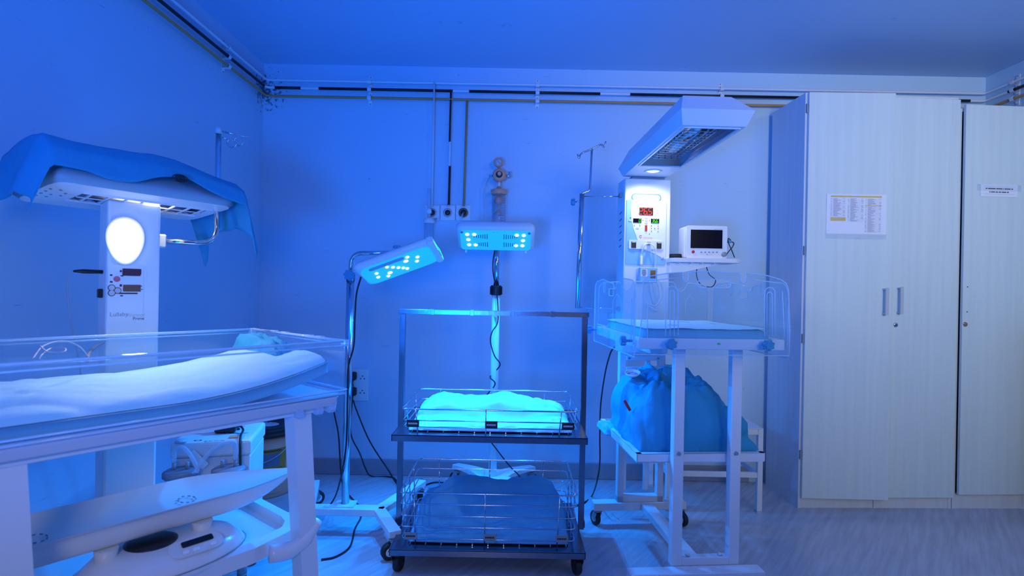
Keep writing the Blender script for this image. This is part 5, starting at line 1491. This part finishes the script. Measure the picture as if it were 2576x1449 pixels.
for lx in (.222, -.40):
    w1 = .026
    m = MB(); a = V((lx + .004, ly0 + .035, .834)); b = V((lx + .045, ly0 + .02, .13))
    vs = [a + V((-w1, -.02, 0)), a + V((w1, -.02, 0)), a + V((w1, .035, 0)), a + V((-w1, .035, 0)), b + V((-w1 * .95, -.02, 0)), b + V((w1 * .95, -.02, 0)), b + V((w1 * .95, .03, 0)), b + V((-w1 * .95, .03, 0))]
    m.add(vs, [[3, 2, 1, 0], [4, 5, 6, 7], [0, 1, 5, 4], [1, 2, 6, 5], [2, 3, 7, 6], [3, 0, 4, 7]])
    m.build('leg', 'white_smooth', WL)
MB().bx((-.50, ly0 + .01, .08), (.34, ly0 + .07, .13), .006).build('base_rail', 'white_enamel', WL)
MB().bx((-.13, ly0 + .07, .09), (-.03, .04, .16), .006).build('base_rail', 'white_enamel', WL)
for (x, y) in ((-.46, ly0 + .04), (.30, ly0 + .04), (-.08, .02)): caster(WL, (x, y, .09), .035, R(30), 'rubber_black', 'grey_plastic')

# mattress
M2 = thing('cot_mattress', 'long pale turquoise mattress with a wrinkled cover in the left cot', 'mattress', W0_ @ V((-.13, -.405, z0c + .003)), rzL)
mx0, mx1, my = -.455, .464, .268
def mfoot(x):  # half width, round right end
    t_ = max(0, (x - (mx1 - .34)) / .34); return my * (1 - .17 * t_ ** 2)
def rise(x): return .058 * max(0, (x - .02) / .44) ** 1.7
def mt(zb, zt, inset, bulge, wr):
    def f(u, v):
        x = mx0 + inset + (mx1 - mx0 - inset * 2) * u; hw_ = mfoot(x) - inset; y = -hw_ + (hw_ + my - inset) * v
        e = abs(v * 2 - 1) ** 10; z = zt + rise(x) - bulge * e
        z += wr(x, y) * (1 - e)
        return V((x, y, z))
    return f
m = MB(); NU, NV = 60, 30
ftop = mt(0, .034, 0, .006, lambda x, y: 0)
m.grid(ftop, NU, NV); n = len(m.v)
low = [V((p.x, p.y, max(0, rise(p.x) - .004))) for p in m.v[:n]]
m.v += low
for i in range(NU):
    for j in (0, NV):
        a = i * (NV + 1) + j; b = (i + 1) * (NV + 1) + j; m.f.append([a, b, n + b, n + a]); m.sm.append(True)
for j in range(NV):
    m.f.append([j, j + 1, n + j + 1, n + j]); m.sm.append(True)
    a = NU * (NV + 1) + j; m.f.append([a, a + 1, n + a + 1, n + a]); m.sm.append(True)
for i in range(NU):
    for j in range(NV):
        a = n + i * (NV + 1) + j; m.f.append([a, a + 1, a + NV + 2, a + NV + 1]); m.sm.append(True)
m.build('mattress', 'mattress_teal', M2)
def wr(x, y):
    s = x * .55 + y * 1.5
    amp = .022 * max(0, 1 - abs(x + .3) / .5) + .007
    crease = (1 - abs(math.sin(s * 21 + 4 * noise.noise(V((x * 4, y * 4, 7)))))) ** 3 * (.4 + abs(noise.noise(V((x * 6, y * 9, 5)))) * 1.4)
    return .012 - .012 * min(1, crease) * max(.25, 1 - abs(x + .2) / .5) + .5 * amp * abs(math.sin(s * 15 + 3 * noise.noise(V((x * 5, y * 5, 0))))) * (.5 + .5 * abs(noise.noise(V((x * 4, y * 6, 3))))) + .004 * noise.noise(V((x * 9, y * 14, 1))) + .003
m = MB(); m.grid(mt(0, .0365, .006, .006, wr), 90, 44)
o = m.build('cover_sheet', 'pad_light', M2)
cloth_mound('folded_cloth', 'surgical_blue', 'folded blue cloth heaped at the far right end of the left cot', W0_ @ V((.302, -.30, z0c + .094)), .040, .155, lambda x, y: .045 + .012 * y, 2.2, 26, 50, rzL, .010, 4, .8)

# moulded shelf below
zs = .455
sol = [(-.55, -.16), (.20, -.16)] + [(.20 + .10 * math.sin(R(a)), -.26 + .10 * math.cos(R(a))) for a in (30, 60, 90)] + [(.30, -.40)] + [(.22 + .08 * math.cos(R(a)), -.50 - .10 * math.sin(R(a))) for a in (0, 30, 60, 90)] + [(.12, -.625), (-.55, -.625)]
MB().prism(sol, V((0, 0, zs - .02)), XA, V((0, 1, 0)), .018).build('moulded_shelf', 'white_smooth', WL)
m = MB(); N_ = len(sol)
inner = [(a * .93 - .01, (b + .39) * .88 - .39) for a, b in sol]
vs = [V((a, b, zs - .002)) for a, b in sol] + [V((a * 1.01, b + (b + .39) * .01, zs + .022)) for a, b in sol] + [V((a, b, zs + .026)) for a, b in inner] + [V((a, b, zs - .002)) for a, b in inner]
fs = []
for lay in range(3):
    for k in range(N_): fs.append([lay * N_ + k, lay * N_ + (k + 1) % N_, (lay + 1) * N_ + (k + 1) % N_, (lay + 1) * N_ + k])
m.add(vs, fs); m.build('shelf_rim', 'white_smooth', WL)
m = MB(); m.tube(smooth_path([(.15, -.645, zs + .0), (.20, -.665, zs + .0), (.245, -.672, zs + .022), (.285, -.668, zs + .06)], 4), [.024] * 5 + [.021] * 4 + [.017] * 3 + [.012], 12); m.build('shelf_handle', 'white_smooth', WL)
MB().bx((.02, -.55, .17), (.07, -.25, zs - .02), .006).build('shelf_support', 'white_enamel', WL)
MB().bx((-.12, -.62, .13), (-.04, -.12, .17), .004).build('shelf_support', 'white_enamel', WL)

# baby scale on the shelf
SC = thing('baby_scale', 'white baby weighing scale with a long curved tray under the left cot', 'scale', W0_ @ V((-.08, -.50, zs)), rzL)
zsc = .0
m = MB(); prof = [(.9, 0), (1.0, .010), (1.0, .018), (.97, .028), (.80, .052), (.62, .058)]
N_ = 48; vs = []
for fx, z in prof:
    for k in range(N_):
        a = 2 * math.pi * k / N_; vs.append(V((math.cos(a) * .20 * fx + .02, math.sin(a) * .125 * fx - .01, z * 1.25)))
fs = []
for i in range(len(prof) - 1):
    for k in range(N_): fs.append([i * N_ + k, i * N_ + (k + 1) % N_, (i + 1) * N_ + (k + 1) % N_, (i + 1) * N_ + k])
fs.append([(len(prof) - 1) * N_ + k for k in range(N_)]); fs.append([k for k in range(N_)][::-1])
m.add(vs, fs, True); base = m.build('scale_base', 'white_smooth', SC)
m = MB(); m.tube([V((math.cos(R(a)) * .202 + .02, math.sin(R(a)) * .127 - .01, .027)) for a in range(0, 360, 10)], .0018, 5, closed=True); m.build('seam', 'grey_plastic', base)
tl = math.atan2(.024, .03)
Mt = Matrix.Rotation(R(38), 3, 'X')
def SP(x, yy, o=0): return V((x + .03, -.105 + yy, .066 + yy * .55)) + V((0, -.45, .9)) * o
rot_p = Matrix.Rotation(math.atan(.55), 3, 'X')
pod = MB().prism(rrect(.13, .05, .024, 5), SP(.03, .006, -.002), XA, rot_p @ V((0, 1, 0)), .005).build('control_pod', 'white_plastic', SC)
MB().prism(rrect(.075, .017, .003, 2), SP(.035, .014, .004), XA, rot_p @ V((0, 1, 0)), .002).build('display', 'screen_black', pod)
for x in (.0, .024, .066): MB().prism(rrect(.016, .009, .004, 3), SP(x, -.008, .004), XA, rot_p @ V((0, 1, 0)), .004).build('button', 'rod_white', pod)
for x in (-.11, .11):
    MB().lathe((x, -.01, .05), (0, 0, 1), [(.026, 0), (.023, .02), (.026, .044)], 16).build('tray_post', 'white_plastic', SC)
MB().lathe((-.01, .0, .071), (0, 0, 1), [(.06, 0), (.06, .004), (.05, .008), (0, .008)], 28).build('load_disc', 'black_plastic', SC)
# tray: shallow dish with pointed upturned end
def trayf(off):
    def f(u, v):
        x = -.47 + .85 * u; t_ = v * 2 - 1
        t_ = math.copysign(1 - (1 - abs(t_)) ** 1.5, t_)
        end = max(0, (x - .12) / .26) if x > 0 else max(0, (-x - .30) / .17)
        end = min(1, end)
        hw_ = .108 * (1 - end ** 1.7) + .003
        y = t_ * hw_ + .045 - (.075 * end if x > 0 else .03 * end)
        rim = .168 + .010 * end
        if off >= 0: z = rim - .030 * (1 - abs(t_) ** 2.5) * (1 - end) + off
        else:
            y = (t_ * .80) * hw_ + .045 + .006 - (.075 * end if x > 0 else .03 * end); z = rim - .075 * (1 - end ** 2.5) * (1 - abs(t_) ** 9)
            if abs(t_) > .999: y = t_ * hw_ + .045 - (.075 * end if x > 0 else .03 * end); z = rim
        return V((x, y, z))
    return f
m = MB(); m.grid(trayf(0), 60, 28); m.grid(trayf(-1), 60, 28)
tr_ = m.build('weighing_tray', 'white_smooth', SC)
f0 = trayf(.004)
for uc, vc in ((.28, .5), (.66, .5)):
    m = MB()
    for k in range(9):
        a0_ = 40 * k; pts = [f0(uc + math.cos(R(a0_ + d)) * .024, vc + math.sin(R(a0_ + d)) * .085) for d in (0, 9, 18)]
        m.tube(pts, .0018, 5)
    m.build('ring_mark', 'grey_plastic', tr_)

# suction machine
SM = thing('suction_machine', 'white suction machine with two jars and clear hoses behind the scale', 'suction machine', (-1.155, 2.23, 0), R(14))
top = .60
m = MB(); m.bx((-.135, -.13, .14), (.135, .15, .54), .008, 2); m.build('body', 'white_enamel', SM)
MB().bx((-.14, -.14, .541), (.14, .155, top), .01, 2).build('top_cover', 'white_plastic', SM)
for (x, y) in ((-.11, -.11), (.11, -.11), (-.11, .12), (.11, .12)): caster(SM, (x, y, .14), .035, R(10))
TM = lambda px, py: hitz(px, py, SM, top + .0006)
m = MB(); c = TM(498, 1108); add_text(m, '0', V((c.x - .0, c.y, top + .0008)), XA, V((0, 1, 0)), width=.03, height=.016)
c = TM(540, 1109); add_text(m, 'SUCTION', V((c.x, c.y, top + .0008)), XA, V((0, 1, 0)), width=.07, height=.014)
for px, py, w_ in ((600, 1073, .05), (600, 1090, .07), (490, 1092, .06)):
    c = TM(px, py); m.add([(c.x - w_ / 2, c.y, top + .0008), (c.x + w_ / 2, c.y, top + .0008), (c.x + w_ / 2, c.y + .004, top + .0008), (c.x - w_ / 2, c.y + .004, top + .0008)], [[0, 1, 2, 3]])
m.build('lettering', 'ink', SM)
c = TM(455, 1112); MB().lathe((c.x, c.y, top), (0, 0, 1), [(.02, 0), (.02, .006), (.015, .01), (0, .01)], 20).build('gauge', 'pale_grey', SM)
c = TM(588, 1101); MB().box((c.x, c.y, top + .004), (.03, .02, .008), bev=.002).build('rocker_switch', 'orange_plastic', SM)
c = TM(600, 1081); MB().lathe((c.x, c.y, top), (0, 0, 1), [(.006, 0), (.006, .008), (0, .008)], 10).build('knob', 'ink', SM)
jars = []
for k, (px, py) in enumerate(((444, 1186), (582, 1168))):
    c = hitz(px, py, SM, .505); c.y = -.195; c.x = (-.085, .075)[k]
    j = MB().lathe((c.x, c.y, .30), (0, 0, 1), [(0, 0), (.045, 0), (.05, .01), (.05, .195), (.047, .195), (.047, .012), (0, .006)], 24).build('jar', 'clear_jar', SM)
    l = MB().lathe((c.x, c.y, .493), (0, 0, 1), [(.052, 0), (.058, .003), (.058, .018), (.05, .024), (0, .026)], 28).build('jar_lid', 'cable_grey', SM)
    for dx in (-.022, .022): MB().cyl((c.x + dx, c.y, .517), (c.x + dx, c.y, .545), .006, 10).build('nozzle', 'grey_plastic', l)
    jars.append(c)
MB().bx((-.16, -.26, .285), (.15, -.13, .299), .003).build('jar_shelf', 'white_enamel', SM)
j0, j1 = jars
MB().tube(smooth_path([(j0.x - .022, j0.y, .545), (j0.x - .018, j0.y, .59), (j0.x + .01, j0.y - .01, .60), (j0.x + .04, j0.y - .02, .57), (j0.x + .06, j0.y - .025, .53)], 6), .0075, 10).build('hose', 'clear_tube', SM)
MB().tube(smooth_path([(j1.x + .022, j1.y, .545), (j1.x + .02, j1.y, .60), (j1.x - .0, j1.y - .01, .615), (j1.x - .05, j1.y - .02, .59), (j1.x - .09, j1.y - .03, .54), (j1.x - .10, j1.y - .035, .515)], 6), .0085, 10).build('hose', 'clear_tube', SM)
MB().bar((j0.x + .02, -.147, .565), (j0.x + .075, -.165, .515), .026, .005, up=(0, -1, 0)).build('hose_clip', 'white_plastic', SM)
m = MB(); m.box(V((.02, .01, top + .026)), (.075, .055, .05), None, .008, 2); 
t = thing('power_adapter', 'black power adapter lying on top of the suction machine', 'adapter', PM[SM.name] @ V((.02, -.005, top + .001)), R(14))
MB().box(V((0, 0, .022)), (.078, .052, .042), None, .008, 2).build('body', 'black_plastic', t)
MB().tube([V((.038, 0, .022)), V((.056, -.002, .022))], [.006, .004], 8).build('strain_relief', 'rubber_black', t)
P_ = PM[SM.name]
cable([P_ @ V((.075, -.007, top + .022)), P_ @ V((.09, -.04, top + .015)), P_ @ V((.098, -.12, top + .012)), P_ @ V((.105, -.158, top - .02)), P_ @ V((.115, -.185, .50)), P_ @ V((.14, -.20, .44))], .0045, 'cable_black', 'black adapter cable hanging over the front of the suction machine')
t = thing('white_carton', 'small white plastic pouch standing against the suction machine', 'pouch', P_ @ V((.0, -.15, .5)), R(14))

# remove unused empty
bpy.data.objects.remove(t)

# sharps bucket
bc = at(669, 1130, 3.22)
BK = thing('waste_bucket', 'yellow waste bucket with a black lid and yellow label near the left wall', 'bucket', (-1.41, 3.22, 0))
bz = .355; br = .165
MB().lathe((0, 0, 0), (0, 0, 1), [(0, .0), (br * .88, 0), (br * .90, .01), (br, bz - .04), (br * .99, bz - .04), (br, bz)], 40).build('body', 'yellow_bucket', BK)
m = MB(); m.lathe((0, 0, bz - .012), (0, 0, 1), [(br * 1.07, 0), (br * 1.09, .004), (br * 1.09, .018), (br * 1.05, .022), (br * 1.07, .026), (br * 1.07, .042), (br * .98, .050), (br * .92, .046), (0, .046)], 40); lid = m.build('lid', 'black_plastic', BK)
MB().prism([(math.cos(R(a)) * .075, math.sin(R(a)) * .05) for a in range(0, 360, 30)], V((.01, -.02, bz + .034)), XA, V((0, 1, 0)), .0008).build('lid_sticker', 'paper', lid)
m = MB()
for k in range(5): m.add([V((.01 + math.cos(R(q_)) * r_, -.02 + math.sin(R(q_)) * r_ * .66, bz + .0352)) for r_, q_ in ((.02, 30 + k * 30), (.065, 27 + k * 30), (.065, 33 + k * 30), (.02, 34 + k * 30))], [[0, 1, 2, 3]])
m.build('sticker_print', 'ink', lid)
def wrap(mb, a0, a1, z0, z1, out, n=8):
    vs = []
    for k in range(n + 1):
        a = R(a0 + (a1 - a0) * k / n); 
        for z in (z0, z1):
            rr = br * (.90 + .10 * (z - .01) / (bz - .05)) + out
            vs.append((math.sin(a) * rr, -math.cos(a) * rr, z))
    mb.add(vs, [[2 * k, 2 * k + 2, 2 * k + 3, 2 * k + 1] for k in range(n)])
m = MB(); wrap(m, 4, 66, .12, .28, .0012); lb = m.build('label', 'label_yellow', BK)
m = MB(); wrap(m, 14, 52, .18, .255, .002); m.build('label_block', 'cable_grey', lb)
m = MB(); random.seed(5)
for z in (.27, .264, .168, .160, .152, .144, .136, .128): wrap(m, 8, random.uniform(40, 62), z, z + .003, .0024, 6)
wrap(m, 7, 12, .126, .136, .0026, 2)
m.build('label_print', 'ink', lb)
m = MB(); wrap(m, 22, 58, .03, .10, .003); m.build('grip_recess', 'orange_pale', BK)
pts = [V((math.cos(R(a)) * (br * 1.04), -math.sin(R(a)) * (br * 1.10), bz - .03 - .12 * math.sin(R(a)))) for a in range(0, 181, 12)]
hdl = MB().tube(pts, .0028, 6).build('wire_handle', 'chrome', BK)
MB().tube([pts[6] + V((0, 0, 0)), pts[9]], .009, 8).build('handle_grip', 'black_plastic', hdl)
